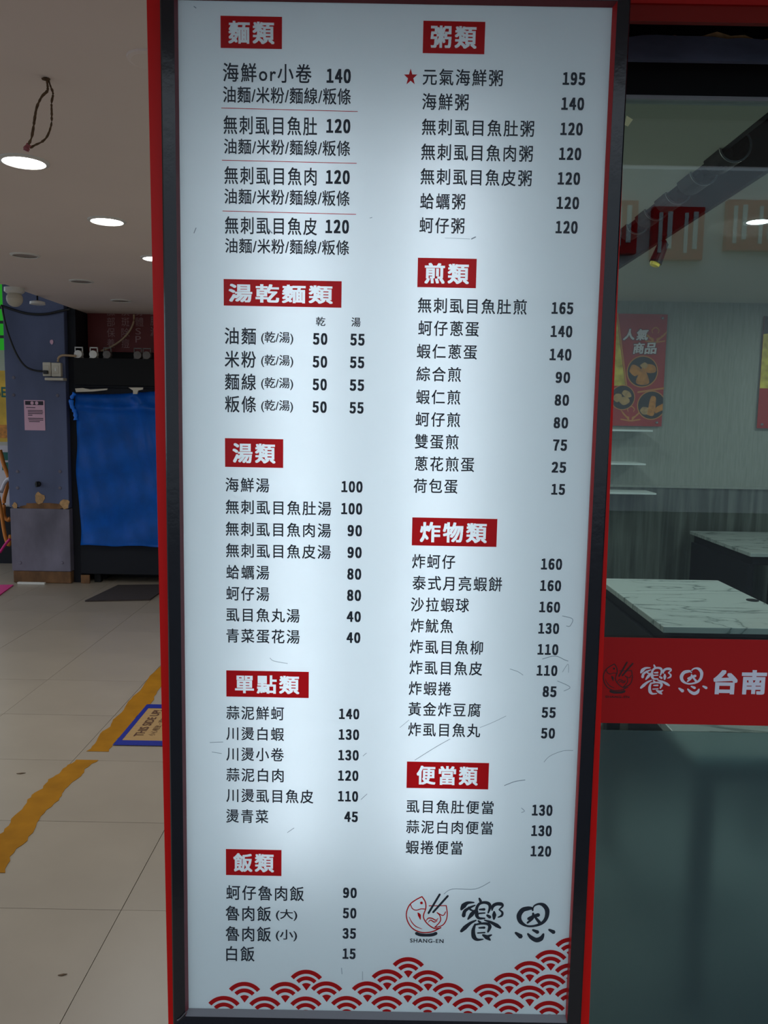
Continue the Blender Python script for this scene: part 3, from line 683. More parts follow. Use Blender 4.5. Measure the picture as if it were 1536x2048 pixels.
# row of black cylinder lamps in the ceiling recess
lampx = at_y(1463, 314, 3.06)
for k in range(5):
    yy = 3.06 + k * .285
    t = thing('can_lamp', ('nearest', 'second', 'third', 'fourth', 'farthest')[k] + ' black can lamp in the dark ceiling recess behind the window', 'ceiling lamp', (lampx.x + .012, yy, ICZ + .01), 'black can lamps in the ceiling recess')
    lathe('lamp_body', [(.054, .0), (.058, .0), (.058, .15), (.03, .17), (0, .17)], M_softblack, t, 28, 'Y', cap=False)
    lathe('lamp_rim', [(.053, -.002), (.060, -.002), (.060, .003), (.053, .003), (.053, -.002)], M_silver, t, 28, 'Y', cap=False)
    lathe('lamp_reflector', [(.054, .004), (.03, .09), (0, .09)], M_matteblack, t, 28, 'Y', cap=False)
    box('lamp_stem', -.012, .012, .07, .10, .05, .41, M_matteblack, t)
# right-edge downlight is seen; the others are added unseen to light the room
def area(name, loc, size, energy, col=(1, .97, .9), rot=(0, 0, 0)):
    L = bpy.data.lights.new(name, 'AREA'); L.shape = 'DISK'; L.size = size; L.energy = energy; L.color = col
    o = bpy.data.objects.new(name, L); COL.objects.link(o); o.location = loc; o.rotation_euler = rot; return o
inl = [at_z(1517, 443, ICZ).xy, Vector((3.4, 5.6)), Vector((2.3, 1.98)), Vector((.75, 3.9)), Vector((.85, 5.2)), Vector((3.5, 3.0))]
INL = ['bright oval downlight seen through the right edge of the window', 'added unseen downlight deepest in the restaurant ceiling right side', 'added unseen downlight in the restaurant ceiling just behind the glass', 'added unseen downlight in the restaurant ceiling left front', 'added unseen downlight in the restaurant ceiling left rear', 'added unseen downlight in the restaurant ceiling right front']
for p, lb in zip(inl, INL):
    t = thing('downlight', lb, 'downlight', (p.x, p.y, ICZ), 'downlights in the restaurant')
    lathe('trim_ring', [(.055, 0), (.07, 0), (.07, -.006), (.055, -.004)], M_white, t, cap=False)
    lathe('lens', [(.055, -.002), (0, -.003)], M_lens, t)
    area('restaurant_seen_and_added_light', (p.x, p.y, ICZ - .02), .45, ROOM_W)
# posters on the wall
def poster(x0, x1, z0, z1, label, full=True):
    Y = IY - .02
    t = thing('poster', label, 'poster', ((x0 + x1) / 2, Y, z0), 'food posters on the restaurant wall')
    w, h = x1 - x0, z1 - z0
    X = lambda u: x0 + u * w
    Z = lambda v: z0 + v * h
    ps = [box('poster_board', x0, x1, Y - .006, Y, z0, z1, M_postred)]
    y = Y - .008
    ps.append(poly('food_picture', [(X(0), y, Z(1)), (X(.32), y, Z(1)), (X(.49), y, Z(.36)), (X(0), y, Z(.36))], M_foodyel))
    ps.append(poly('food_picture', [(X(0), y - .0005, Z(1)), (X(.31), y - .0005, Z(1)), (X(.33), y - .0005, Z(.88)), (X(0), y - .0005, Z(.84))], M_plate))
    ps.append(brush('gold_rule', [([(.335, 1), (.505, .36)], .022)], lambda a, b: (X(a), Z(b)), y - .001, M_gold, None))
    ps.append(brush('gold_rule', [([(.66, .305), (1.0, .345)], .016)], lambda a, b: (X(a), Z(b)), y - .001, M_gold, None))
    DISH = (
     (.705, .49, .195, [([(-.9, .0), (-.72, .45), (-.25, .30), (-.08, -.02), (-.5, -.32)], 0), ([(.12, .05), (.25, .48), (.78, .42), (.92, .02), (.45, -.1)], 0), ([(-.2, .42), (.12, .62), (.35, .42), (.1, .15)], 1), ([(-.08, .2), (.14, .2), (.5, -.72), (.0, -.9), (-.42, -.68)], 0)]),
     (.46, .255, .155, [([(-.85, -.1), (-.6, .3), (-.1, .25), (-.15, -.2), (-.5, -.4)], 1), ([(-.1, .35), (.1, .62), (.55, .5), (.75, .1), (.3, .0)], 1), ([(-.3, -.35), (-.05, .05), (.5, -.05), (.6, -.4), (.1, -.65)], 1)]),
     (.85, .19, .180, [([(-.85, -.4), (-.6, -.12), (.0, -.3), (-.05, -.62), (-.6, -.68)], 1), ([(-.3, -.7), (-.12, .5), (.1, .68), (.3, .45), (.2, -.72)], 0), ([(.3, -.6), (.3, -.2), (.9, .15), (.95, -.25)], 0)]))
    for (u, v, r, pieces) in DISH:
        rr_ = r * w; cx = X(u); cz = Z(v)
        def cl(pts): return clip(pts, x0, x1, z0, z1)
        c0 = cl([(cx + 1.07 * rr_ * math.cos(a * PI / 14), cz + 1.07 * rr_ * math.sin(a * PI / 14)) for a in range(28)])
        ps.append(poly('picture_rim', [(p[0], y - .001, p[1]) for p in c0], M_gold))
        c1 = cl([(cx + rr_ * math.cos(a * PI / 14), cz + rr_ * math.sin(a * PI / 14)) for a in range(28)])
        ps.append(poly('food_picture', [(p[0], y - .002, p[1]) for p in c1], M_plate))
        for k, (pp, pale) in enumerate(pieces):
            q_ = smooth_path([Vector((a, b, 0)) for a, b in pp + pp[:1]], 4)[:-1]
            q_ = cl([(cx + a.x * rr_, cz + a.y * rr_) for a in q_])
            if len(q_) > 2: ps.append(poly('food_piece', [(p[0], y - .0026 - .0003 * k, p[1]) for p in q_], M_fried2 if pale else M_fried))
    # lettering with a dark edge
    for ch, u, v, s in (('人', .425, .765, .15), ('氣', .595, .765, .155), ('商', .56, .645, .145), ('品', .715, .645, .155)):
        for mm, off, dy in ((M_blackprint, .06, .0012), (M_inkwhite, .035, .002)):
            g = .004 if off > .05 else 0
            ps.append(text_rect('poster_lettering', ch, (X(u) - g, y - dy, Z(v) - g), (s * w + 2 * g, 0, .004), (.010, 0, .10 * h + 2 * g), mm, None, 1, (off, off * .8)))
    # fan emblems
    for (u, v, sc, mm) in ((.85, .765, .8, M_gold), (.58, .06, .7, M_gold)):
        stt = []
        for k in range(4):
            r = (.055 + .035 * k) * sc
            for sgn in (-1, 1): stt.append(([(u + sgn * .02, v - .02 + .012 * k), (u + sgn * r * .8, v + .004 + .012 * k), (u + sgn * (r + .02), v + .03 + .018 * k)], .010))
        stt.append(([(u - .035, v + .07), (u - .045, v + .095), (u, v + .118), (u + .045, v + .095), (u + .035, v + .07)], .010))
        stt.append(([(u - .13, v + .0), (u, v - .012), (u + .13, v + .0)], .012))
        bm = bmesh.new()
        fm = lambda a, b: (min(max(X(a), x0), x1), Z(b))
        for k, (p, wd) in enumerate(stt):
            # widths are fractions of the width; scale heights to match
            brush_bm(bm, p, [wd] * len(p), fm, y - .001 - k * 1e-5)
        me = bpy.data.meshes.new('fan_emblem'); bm.to_mesh(me); bm.free(); ps.append(link('fan_emblem', me, mm))
    for u, v in ((.93, .965), (.93, .035), (.06, .965), (.06, .035)):
        ps.append(lathe('standoff_bolt', [(.010, 0), (.010, -.012), (.006, -.016), (0, -.016)], M_silver, None, 12, 'Y', (X(u), y, Z(v))))
    adopt(t, *ps)
a = at_y(1335, 629, IY - .02); b = at_y(1323, 853, IY - .02)
poster(a.x - .62, a.x, b.z, a.z, 'red food poster with white lettering and three round dishes, beside the menu board')
c = at_y(1528, 640, IY - .02)
poster(c.x, c.x + .62, b.z, a.z, 'red food poster cut off by the right edge of the photo')
# three white shelf boards at the left
SHL = ['uppermost white shelf board below the red poster', 'middle and shortest white shelf board below the red poster', 'lowest white shelf board below the red poster']
for (xr, yy_), lb in zip(((1306, 862), (1292, 929), (1313, 988)), SHL):
    q = at_y(xr, yy_, 6.45)
    tag(box('wall_shelf', q.x - .75, q.x, 6.45, IY, q.z - .007, q.z + .007, M_shelf, None, .002), lb, 'shelf', 'white shelves on the restaurant wall')
# tables
def table(x0, x1, y0, y1, label, panel):
    t = thing('marble_table', label, 'table', ((x0 + x1) / 2, (y0 + y1) / 2, 0), 'marble dining tables')
    ps = [box('table_top', x0, x1, y0, y1, .722, .75, M_marble, None, .003)]
    ps.append(box('apron', x0 + .03, x1 - .03, y0 + .03, y1 - .03, .66, .7215, M_softblack))
    if panel:
        for xa in (x0 + .005, x1 - .045): ps.append(box('side_panel', xa, xa + .04, y0 + .04, y1 - .04, 0, .66, M_softblack))
    else:
        for xa in (x0 + .03, x1 - .08):
            for ya in (y0 + .03, y1 - .08): ps.append(box('leg', xa, xa + .05, ya, ya + .05, 0, .66, M_softblack, None, .003))
    adopt(t, *ps); return t
table(1.222, 1.902, 3.43, 4.512, 'marble table in the middle of the window view with a black cable grommet', True)
table(2.545, 3.25, 5.53, 6.66, 'marble table farthest back against the wainscot at the right', True)
table(.835, 1.535, 2.06, 3.05, 'marble table just behind the frosted film, nearest the glass', False)
g = at_z(1505, 1201, .75); tag(lathe('cable_grommet', [(.030, .7502), (.030, .7535), (.024, .754), (0, .754)], M_softblack, None, 20, 'Z', (g.x, g.y, 0)), 'round black grommet on the right edge of the middle marble table', 'grommet')
def stool(x, y, label):
    t = thing('stool', label, 'stool', (x, y, 0), 'wooden stools by the middle table')
    ps = [box('seat', x - .15, x + .15, y - .15, y + .15, .42, .455, M_wooddark, None, .006)]
    for a in (-1, 1):
        for b in (-1, 1):
            ps.append(box('leg', x + a * .12 - .02, x + a * .12 + .02, y + b * .12 - .02, y + b * .12 + .02, 0.03, .42, M_wooddark))
            ps.append(box('foot_cap', x + a * .12 - .022, x + a * .12 + .022, y + b * .12 - .022, y + b * .12 + .022, 0, .03, M_beige))
    adopt(t, *ps)
stool(1.00, 3.72, 'front wooden stool at the left side of the middle marble table')
stool(1.00, 4.22, 'rear wooden stool at the left side of the middle marble table')
# clip spotlight hanging behind the glass
q = at_y(1318, 508, 4.45)
t = thing('spotlight', 'small dark hanging spotlight with a yellow mouth behind the window', 'spotlight', q)
sb = bmesh.new(); lathe_bm([(.012, .075), (.028, .06), (.034, -.05), (.030, -.05)], 16, 'Z', sb); bmesh.ops.rotate(sb, verts=sb.verts, cent=(0, 0, 0), matrix=Matrix.Rotation(.35, 3, 'Y'))
from_bm('lamp_housing', sb, M_softblack, t)
sb = bmesh.new(); lathe_bm([(.029, -.048), (.024, -.066), (0, -.07)], 16, 'Z', sb); bmesh.ops.rotate(sb, verts=sb.verts, cent=(0, 0, 0), matrix=Matrix.Rotation(.35, 3, 'Y'))
from_bm('lamp_mouth', sb, M_foodyel, t)
tube('hanging_rod', [(.02, 0, .06), (.02, 0, ICZ - q.z)], .010, M_softblack, t, 8, 0, 0)

# ================================================================== CORRIDOR, LEFT
def downlight(px, py, r, lit, label):
    p = at_z(px, py, CZ)
    t = thing('downlight', label, 'downlight', (p.x, p.y, CZ), 'lit corridor downlights' if lit else 'unlit corridor downlights')
    lathe('trim_ring', [(r, 0), (r * 1.22, 0), (r * 1.2, -.005), (r * 1.03, -.009), (r, -.004)], M_white, t, 32, cap=False)
    lathe('lens', [(r, -.002), (r * .5, -.003), (0, -.003)], M_lens if lit else M_lensoff, t, 32)
    if lit: area('corridor_downlight', (p.x, p.y, CZ - .03), .15, 10.0, (.96, 1, .98))
downlight(48, 322, .078, True, 'largest lit round downlight, near the hanging wire loop')
downlight(214, 441, .078, True, 'second lit round downlight, between the nearest one and the red post')
downlight(312, 516, .078, True, 'farthest lit round downlight, half hidden by the red post')
downlight(50, 510, .072, False, 'unlit round downlight left of the others, nearest of three')
downlight(163, 562, .072, False, 'unlit round downlight in the middle of the unlit row')
downlight(242, 601, .072, False, 'unlit round downlight nearest the red wall sign')
p = at_z(299, 117, CZ)
tag(lathe('cover_plate', [(.062, 0), (.060, -.006), (.05, -.009), (0, -.009)], M_ceil, None, 28, 'Z', (p.x, p.y, CZ)), 'flat round blank cover plate on the ceiling beside the red post', 'cover plate')
# hanging wire loop
p = at_z(93, 157, CZ); Y = p.y
t = thing('wire_loop', 'frayed brown wire loop hanging from a hole in the ceiling', 'wire', p)
S_ = 3.4125
wl = [(318, 540), (325, 590), (322, 622), (285, 660), (252, 730), (238, 800), (228, 870), (215, 940), (195, 985)]
wr = [(328, 540), (345, 590), (362, 640), (352, 700), (353, 780), (350, 850), (325, 925), (290, 965), (240, 990), (205, 1010)]
w1 = tube('wire_strand', [at_y(a / S_, b / S_, Y - .01) for a, b in wl], .0034, M_twig, None, 7, .35, 5)
w2 = tube('wire_strand', [at_y(a / S_, b / S_, Y + .01) for a, b in wr], .0030, M_twig, None, 7, .35, 5)
w3 = tube('pink_connector', [at_y(200 / S_, 985 / S_, Y), at_y(185 / S_, 1005 / S_, Y), at_y(178 / S_, 1030 / S_, Y)], .008, M_pink, None, 8, .2, 4)
w4 = lathe('ceiling_hole', [(.011, .001), (.010, -.003), (0, -.003)], M_twig, None, 18, 'Z', (p.x, p.y, CZ))
w5 = tube('wire_tail', [at_y(330 / S_, 541 / S_, Y - .012), at_y(285 / S_, 538 / S_, Y - .012), at_y(315 / S_, 546 / S_, Y - .012)], .003, M_twig, None, 6, .2, 4)
adopt(t, w1, w2, w3, w4, w5)

# column clad in blue-grey sheet
CY = 7.65
def cy(px, py): return at_y(px, py, CY)
cxa, cxb = cy(24, 1160).x, cy(142, 1160).x
col = thing('column', 'square column clad in worn blue grey metal sheet', 'column', ((cxa + cxb) / 2, CY + .25, 0))
cps = [box('upper_sheet', cxa, cxb, CY, CY + .40, cy(80, 1016).z, 3.3, M_column, None, .006),
       box('lower_sheet', cxa + .01, cxb + .005, CY - .012, CY + .40, cy(80, 1142).z, cy(80, 1016).z - .006, M_column2, None, .006),
       box('rotten_base', cxa + .015, cxb, CY - .004, CY + .38, 0, cy(80, 1142).z, M_rust, None, .01)]
def patch(px0, px1, py0, py1, m, y=CY - .003, seed=0):
    rnd = random.Random(seed); c = (cy((px0 + px1) / 2, (py0 + py1) / 2)); a = cy(px0, py0); b = cy(px1, py1)
    pts = []
    for k in range(14):
        th = 2 * PI * k / 14; f = rnd.uniform(.72, 1.08)
        pts.append((c.x + f * (b.x - a.x) / 2 * math.cos(th), y, c.z + f * (a.z - b.z) / 2 * math.sin(th)))
    return prism('peeled_patch', pts, (0, .002, 0), m)
cps += [patch(119, 141, 997, 1019, M_peel, CY - .006, 1), patch(69, 90, 983, 1010, M_peel, CY - .004, 2), patch(24, 36, 1004, 1018, M_peel, CY - .006, 3), patch(100, 108, 678, 690, M_paper, CY - .004, 4), patch(35, 140, 1005, 1021, M_rust, CY - .003, 5)]
for px, py in ((27, 755), (27, 790), (115, 791), (35, 943), (35, 976), (120, 943), (120, 976), (41, 1125), (125, 1125)):
    q = cy(px, py); yo = CY if py < 1016 else CY - .012
    cps.append(lathe('screw_head', [(.016, 0), (.014, -.006), (0, -.008)], M_column2, None, 12, 'Y', (q.x, yo, q.z)))
adopt(col, *cps)
q = cy(77, 968)
kn = thing('knob', 'small black knob on the lower half of the grey column', 'knob', (q.x, CY, q.z))
lathe('knob_base', [(.026, 0), (.026, -.02), (.020, -.028), (0, -.028)], M_cable, kn, 16, 'Y'); box('knob_lever', -.008, .008, -.05, -.028, -.026, .026, M_cable, kn, .003)
# notice
a_, b_ = cy(48, 800), cy(91, 861)
nt_ = thing('notice', 'pink paper notice with a black heading on the grey column', 'notice', ((a_.x + b_.x) / 2, CY, b_.z))
y = CY - .004
np_ = [box('paper', a_.x, b_.x, y, y + .003, b_.z, a_.z, M_paper)]
h_ = a_.z - b_.z; w_ = b_.x - a_.x
NX = lambda u: a_.x + u * w_
NZ = lambda v: b_.z + v * h_
np_.append(poly('notice_heading', [(NX(.06), y - .001, NZ(.97)), (NX(.94), y - .001, NZ(.97)), (NX(.94), y - .001, NZ(.84)), (NX(.06), y - .001, NZ(.84))], M_blackprint))
for u in (.40, .62): np_.append(disc('heading_dot', (NX(u), NZ(.905)), .016, y - .002, M_paper, None, 14))
for k, (v, u0, u1) in enumerate(((.755, .1, .55), (.66, .18, .9), (.61, .18, .92), (.555, .18, .9), (.50, .18, .4), (.40, .18, .92), (.345, .2, .92), (.29, .22, .75))):
    np_.append(poly('text_line', [(NX(u0), y - .001, NZ(v + .012)), (NX(u1), y - .001, NZ(v + .012)), (NX(u1), y - .001, NZ(v - .012)), (NX(u0), y - .001, NZ(v - .012))], M_blackprint))
adopt(nt_, *np_)
# outlet boxes
def outlet(px0, px1, py0, py1, label, socket):
    a, b = cy(px0, py0), cy(px1, py1)
    t = thing('outlet_box', label, 'outlet', ((a.x + b.x) / 2, CY, b.z), 'outlet boxes on the column')
    ps = [box('box_body', a.x, b.x, CY - .05, CY, b.z, a.z, M_offwhite, None, .006)]
    c = ((a.x + b.x) / 2, (a.z + b.z) / 2)
    ps.append(box('socket_plate', c[0] - .025, c[0] + .025, CY - .054, CY - .05, c[1] - .035, c[1] + .035, M_offwhite, None, .003))
    if socket: ps.append(box('plug', c[0] - .02, c[0] + .02, CY - .085, CY - .054, c[1] - .045, c[1] - .012, M_cable, None, .004))
    else: ps.append(box('switch', c[0] - .008, c[0] + .008, CY - .060, CY - .054, c[1] - .014, c[1] + .014, M_white, None, .002))
    adopt(t, *ps)
outlet(89, 106, 725, 753, 'left beige outlet box with a black plug on the column', True)
outlet(106.5, 126, 726, 754, 'right beige outlet box without a plug on the column', False)
a, b = cy(97, 756), cy(134, 762)
tag(box('small_ledge', a.x, b.x, CY - .09, CY, b.z, a.z, M_offwhite, None, .004), 'narrow pale ledge below the two outlet boxes', 'ledge')
# cables
def cable(name, pts, y, r, m, label):
    return tag(tube(name, [at_y(a, b, y) for a, b in pts], r, m, None, 7), label, 'cable')
cable('cable', [(2, 611), (25, 619), (55, 627), (90, 628), (125, 621), (141, 618)], CY - .02, .011, M_cable, 'black cable sagging across the top of the grey column')
cable('cable', [(4, 612), (9, 640), (18, 672), (33, 708), (50, 732), (70, 741), (95, 743)], CY - .07, .009, M_cable, 'black cable curving down to the plug in the left outlet box')
cable('cable', [(116, 724), (117, 716), (124, 711), (138, 711), (152, 712)], CY - .03, .011, M_beige, 'short beige cable from the right outlet box to the clip lamps')
cable('cable', [(268, 629), (267, 645), (258, 664), (243, 680), (222, 694), (202, 702)], 7.95, .010, M_beige, 'long beige cable hanging in front of the red wall sign')
# dome on the ceiling and pendant
p = at_z(32, 577, CZ)
t = thing('dome_camera', 'white dome camera under the corner of the ceiling', 'camera', (p.x, p.y - .03, CZ))
lathe('camera_base', [(.075, 0), (.075, -.03), (.055, -.045), (0, -.045)], M_white, t)
lathe('camera_ball', [(.02, -.03)] + [(.062 * math.sin(th), -.085 + .062 * math.cos(th)) for th in [x * PI / 10 for x in range(2, 10)]] + [(0, -.147)], M_offwhite, t)
p = at_y(75, 609, 6.9)
t = thing('pendant_lamp', 'small round white pendant lamp on a black rod beside the column top', 'lamp', (p.x, p.y, p.z))
lathe('lamp_shade', [(.052, 0), (.062, .0), (.060, .022), (.03, .03), (.008, .03), (0, .03)], M_white, t)
lathe('lamp_lens', [(.052, .001), (0, .002)], M_lensoff, t)
tube('lamp_rod', [(0, 0, .03), (0, 0, 3.30 - p.z)], .007, M_cable, t, 8, 0, 0)

# cabinet behind the tarp
TYF = 7.62
ca = at_y(161, 1148, 7.70)
cab = thing('cabinet', 'black cabinet on short feet under the blue tarp', 'cabinet', (-2.3, 7.85, 0))
zt = at_y(200, 775, 7.70).z
cps = [box('cabinet_body', ca.x, -1.2, 7.70, 8.02, ca.z, zt - .0, M_softblack, None, .008)]
for xa in (ca.x + .12, -1.35):
    for ya in (7.74, 7.92): cps.append(box('foot', xa, xa + .06, ya, ya + .06, 0, ca.z, M_matteblack))
cps.append(box('cabinet_top', ca.x - .01, -1.19, 7.69, 8.02, zt, zt + .02, M_softblack))
adopt(cab, *cps)
# clay brick under the cabinet's corner
a, b = at_y(162, 1147, 7.68), at_y(180, 1166, 7.68)
tag(box('brick', a.x, b.x, 7.67, 7.69 + .0, 0, ca.z - .004, M_rust, None, .004), 'rust brown block under the left corner of the black cabinet', 'block')
# tarp: hung cloth with folds
bm = bmesh.new(); NXg, NZg = 44, 60
grid = []
TL, TR = at_y(146, 786, TYF), at_y(335, 781, TYF)
for j in range(NZg + 1):
    v = j / NZg; row = []
    for i in range(NXg + 1):
        u = i / NXg
        xl = at_y(lerp(149, 160, v) + 2.5 * math.sin(v * 9), lerp(787, 1088, v), TYF).x
        xr = TR.x + .35
        x = lerp(xl, xr, u)
        zt_ = lerp(TL.z, TR.z, u) - .012 * math.sin(u * PI * 2) * (1 - v)
        zb_ = at_y(200, 1091, TYF).z + .006 * math.sin(u * 17)
        z = lerp(zt_, zb_, v)
        d = .010 * math.sin(u * 15 + v * 3) * (.3 + v) + .008 * math.sin(v * 22 + u * 5) + .006 * math.sin(u * 41 - v * 13)
        # diagonal folds from the clip at upper right
        fx, fz_ = u - .47, v
        for kk, sl in enumerate((.25, .55, .95)):
            dd = (fx - sl * fz_) / .035
            if fz_ < .8: d -= .032 * math.exp(-dd * dd) * (1 - fz_)
        d -= .03 * math.exp(-((v - .08 - .05 * u) / .02) ** 2)
        row.append(bm.verts.new((x, TYF + d + (.05 if j == 0 else 0), z)))
    grid.append(row)
for j in range(NZg):
    for i in range(NXg): bm.faces.new((grid[j][i], grid[j][i + 1], grid[j + 1][i + 1], grid[j + 1][i]))
bmesh.ops.solidify(bm, geom=bm.faces[:], thickness=.003)
tp_ = from_bm('tarp', bm, M_tarp, None, True)
tarp = thing('tarp_cover', 'blue tarpaulin hung over the front of the black cabinet', 'tarp', (-2.4, 7.62, ca.z)); adopt(tarp, tp_); tp_.name = 'cloth_sheet'
a, b = at_y(257, 775, 7.55), at_y(285, 786, 7.55)
tb = prism('clamp', [at_y(p, q_, 7.55) for p, q_ in ((257, 775), (286, 775), (285, 779), (276, 781), (274, 788), (266, 788), (266, 781))], (0, .02, 0), M_offwhite); adopt(tarp, tb)
tb = prism('torn_edge', [at_y(p, q_, 7.56) for p, q_ in ((150, 777), (165, 776), (180, 779), (215, 777), (214, 780), (185, 783), (152, 784))], (0, .01, 0), M_offwhite); adopt(tarp, tb)
# tarp bunch at the left edge
tb = tube('cloth_bunch', [at_y(p, q_, 7.60) for p, q_ in ((150, 786), (143, 797), (144, 812), (150, 824), (152, 840))], .02, M_tarp, None, 8, .3, 5); adopt(tarp, tb)
# red wall sign with columns of lettering
SYY = 8.0
a, b = at_y(174, 600, SYY), at_y(174, 703, SYY)
sg = thing('wall_sign', 'dim dark red wall sign with columns of pale characters', 'sign', (-2.0, SYY, b.z))
ps = [box('sign_board', a.x, -1.2, SYY, 8.03, b.z, 2.9, M_signred)]
for px, chars, y0 in ((214, '臉部保養', 613), (243, '淡斑除痘', 613), (271, '身體SP', 613), (301, '豐胸減', 611)):
    for k, ch in enumerate(chars):
        yy = y0 + k * 21.5 if not ch.isascii() else (613 + 43 + (k - 2) * 16)
        ww = 16 if not ch.isascii() else 11
        hh = 18.5 if not ch.isascii() else 13
        ps.append(text_px('sign_character', ch, px, px + ww, yy, yy + hh, SYY - .002, M_signtext, None, 1, (0, 0), .0))
adopt(sg, *ps)
# black shelf carrying the clip lamps
lz = at_y(200, 717, 7.68).z
M_dimlamp = mat('dim_lamp', (96, 90, 86), .5)
tag(box('black_ledge', -2.92, -1.2, 7.64, 8.03, at_y(200, 770, 7.64).z, lz, M_matteblack), 'black ledge above the blue tarp carrying small clip lamps', 'ledge')
def clip_lamp(px, py, label, m1):
    p = at_y(px, py, 7.70); t = thing('clip_lamp', label, 'lamp', (p.x, p.y, lz), 'clip lamps over the tarp')
    box('lamp_base', -.03, .03, -.04, .04, 0, .012, m1, t, .003)
    fr = bmesh.new()
    for s in (-1, 1): add_box(fr, s * .034 - .004, s * .034 + .004, -.006, .006, .01, .10)
    add_box(fr, -.038, .038, -.006, .006, .095, .105)
    from_bm('lamp_bracket', fr, m1, t)
    hb = bmesh.new(); lathe_bm([(.02, .05), (.036, .02), (.036, -.03), (.0, -.034)], 16, 'Y', hb, (.012, -.03, .035)); from_bm('lamp_head', hb, m1, t)
clip_lamp(158, 707, 'leftmost white clip lamp above the tarp', M_white)
clip_lamp(188, 707, 'second white clip lamp from the column', M_white)
clip_lamp(215, 706, 'dim clip lamp third from the column', M_dimlamp)
clip_lamp(276, 706, 'dim clip lamp fourth from the column', M_dimlamp)
clip_lamp(294, 704, 'dim clip lamp closest to the red post', M_dimlamp)

# floor things
FZ = .0008
def flat(name, pxs, m, h=.004): return prism(name, [at_z(a, b, FZ) for a, b in pxs], (0, 0, h), m)
mt = flat('door_mat', [(170, 1203.5), (236, 1172), (342, 1171), (300, 1201)], M_mat, .012)
tag(mt, 'dark rubber door mat lying before the black cabinet', 'mat')
def stripe(pts, label, seed):
    rnd = random.Random(seed); L = []; R = []
    P = [Vector((p[0], p[1], 0)) for p in pts]; n = 40
    for k in range(n + 1):
        t = k / n * (len(P) - 1); i = min(int(t), len(P) - 2); q_ = P[i].lerp(P[i + 1], t - i)
        w = pts[i][2] + (pts[i + 1][2] - pts[i][2]) * (t - i)
        a = at_z(q_.x, q_.y, FZ)
        wl, wr_ = w * (.5 + .06 * math.sin(k * .9 + seed) + rnd.uniform(-.05, .05)), w * (.5 + .07 * math.sin(k * .6 + 2) + rnd.uniform(-.05, .05))
        L.append((a.x - wl, a.y)); R.append((a.x + wr_, a.y))
    bm = bmesh.new(); lv = [[bm.verts.new((x, y, z)) for x, y in L] for z in (FZ, FZ + .0012)]; rv = [[bm.verts.new((x, y, z)) for x, y in R] for z in (FZ, FZ + .0012)]
    for i in range(n):
        bm.faces.new((lv[1][i], rv[1][i], rv[1][i + 1], lv[1][i + 1])); bm.faces.new((lv[0][i], lv[1][i], lv[1][i + 1], lv[0][i + 1])); bm.faces.new((rv[0][i], rv[0][i + 1], rv[1][i + 1], rv[1][i]))
    for i in (0, n): bm.faces.new((lv[0][i], rv[0][i], rv[1][i], lv[1][i]))
    return tag(from_bm('floor_line', bm, M_yellow), label, 'floor line', 'worn yellow floor lines')
stripe([(-30, 1745, .12), (32, 1665, .115), (85, 1600, .115), (130, 1555, .11), (173, 1520, .10)], 'nearer worn yellow painted stripe on the floor tiles', 1)
stripe([(195, 1503, .09), (230, 1463, .115), (262, 1426, .115), (297, 1382, .115), (345, 1322, .11), (390, 1270, .11)], 'farther worn yellow painted stripe on the floor tiles', 2)
# flattened carton taped down with blue tape
def cpx(a, b): return at_z(220 + a / 12.8, 1380 + b / 12.8, .004)
A, B = cpx(130, 1390), cpx(940, 385)
x_l = (A.x + B.x) / 2; yn, yfar = A.y, B.y; x_r = x_l + .62
car = thing('cardboard_sheet', 'flattened cardboard sheet edged with blue tape on the floor', 'cardboard', (x_l + .3, (yn + yfar) / 2, 0))
ps = [box('carton', x_l, x_r, yn, yfar, FZ, .004, M_card)]
tw = cpx(320, 1335).x - x_l - .01
ps.append(box('tape_strip', x_l - .005, x_l + tw, yn - .01, yfar + .01, .0042, .0048, M_bluetape))
ps.append(box('tape_strip', x_l, x_r, yn - .01, yn + .05, .0049, .0055, M_bluetape)); ps.append(box('tape_strip', x_l, x_r, yfar - .05, yfar + .01, .0049, .0055, M_bluetape))
tz = .0048
ta, tb_, tc_ = cpx(590, 1185), cpx(850, 1165), cpx(1185, 520)
ps.append(text_rect('carton_lettering', 'THIS SIDE UP!', (tb_.x, ta.y, tz), (0, tc_.y - ta.y, 0), (ta.x - tb_.x, 0, 0), M_brownink, None, 1.0, (.03, .02)))
ta, tb_, tc_ = cpx(960, 1175), cpx(1125, 1190), cpx(1400, 640)
ps.append(text_rect('carton_lettering', '小心輕放・請勿倒置', (tb_.x, ta.y, tz), (0, (tc_.y - ta.y) * 1.1, 0), (ta.x - tb_.x, 0, 0), M_brownink, None, 1.0, (0, 0)))
adopt(car, *ps)
car2 = tag(box('cardboard_sheet', x_l + .10, x_r, yfar + .03, yfar + .55, FZ, .0035, M_card), 'plain cardboard sheet behind the taped one', 'cardboard')
# specks of litter
for k, (a, b, r, lb) in enumerate(((42, 1547, .012, 'dark leaf shred on a floor tile left of the yellow line'), (125, 1950, .008, 'tiny dark speck on the nearest floor tiles'))):
    q = at_z(a, b, FZ); tag(prism('leaf_shred', [(q.x - r * 1.6, q.y - r * .3, FZ), (q.x, q.y - r * .5, FZ), (q.x + r * 1.6, q.y + r * .4, FZ), (q.x + r * .2, q.y + r * .5, FZ)], (0, 0, .002), M_twig), lb, 'litter')

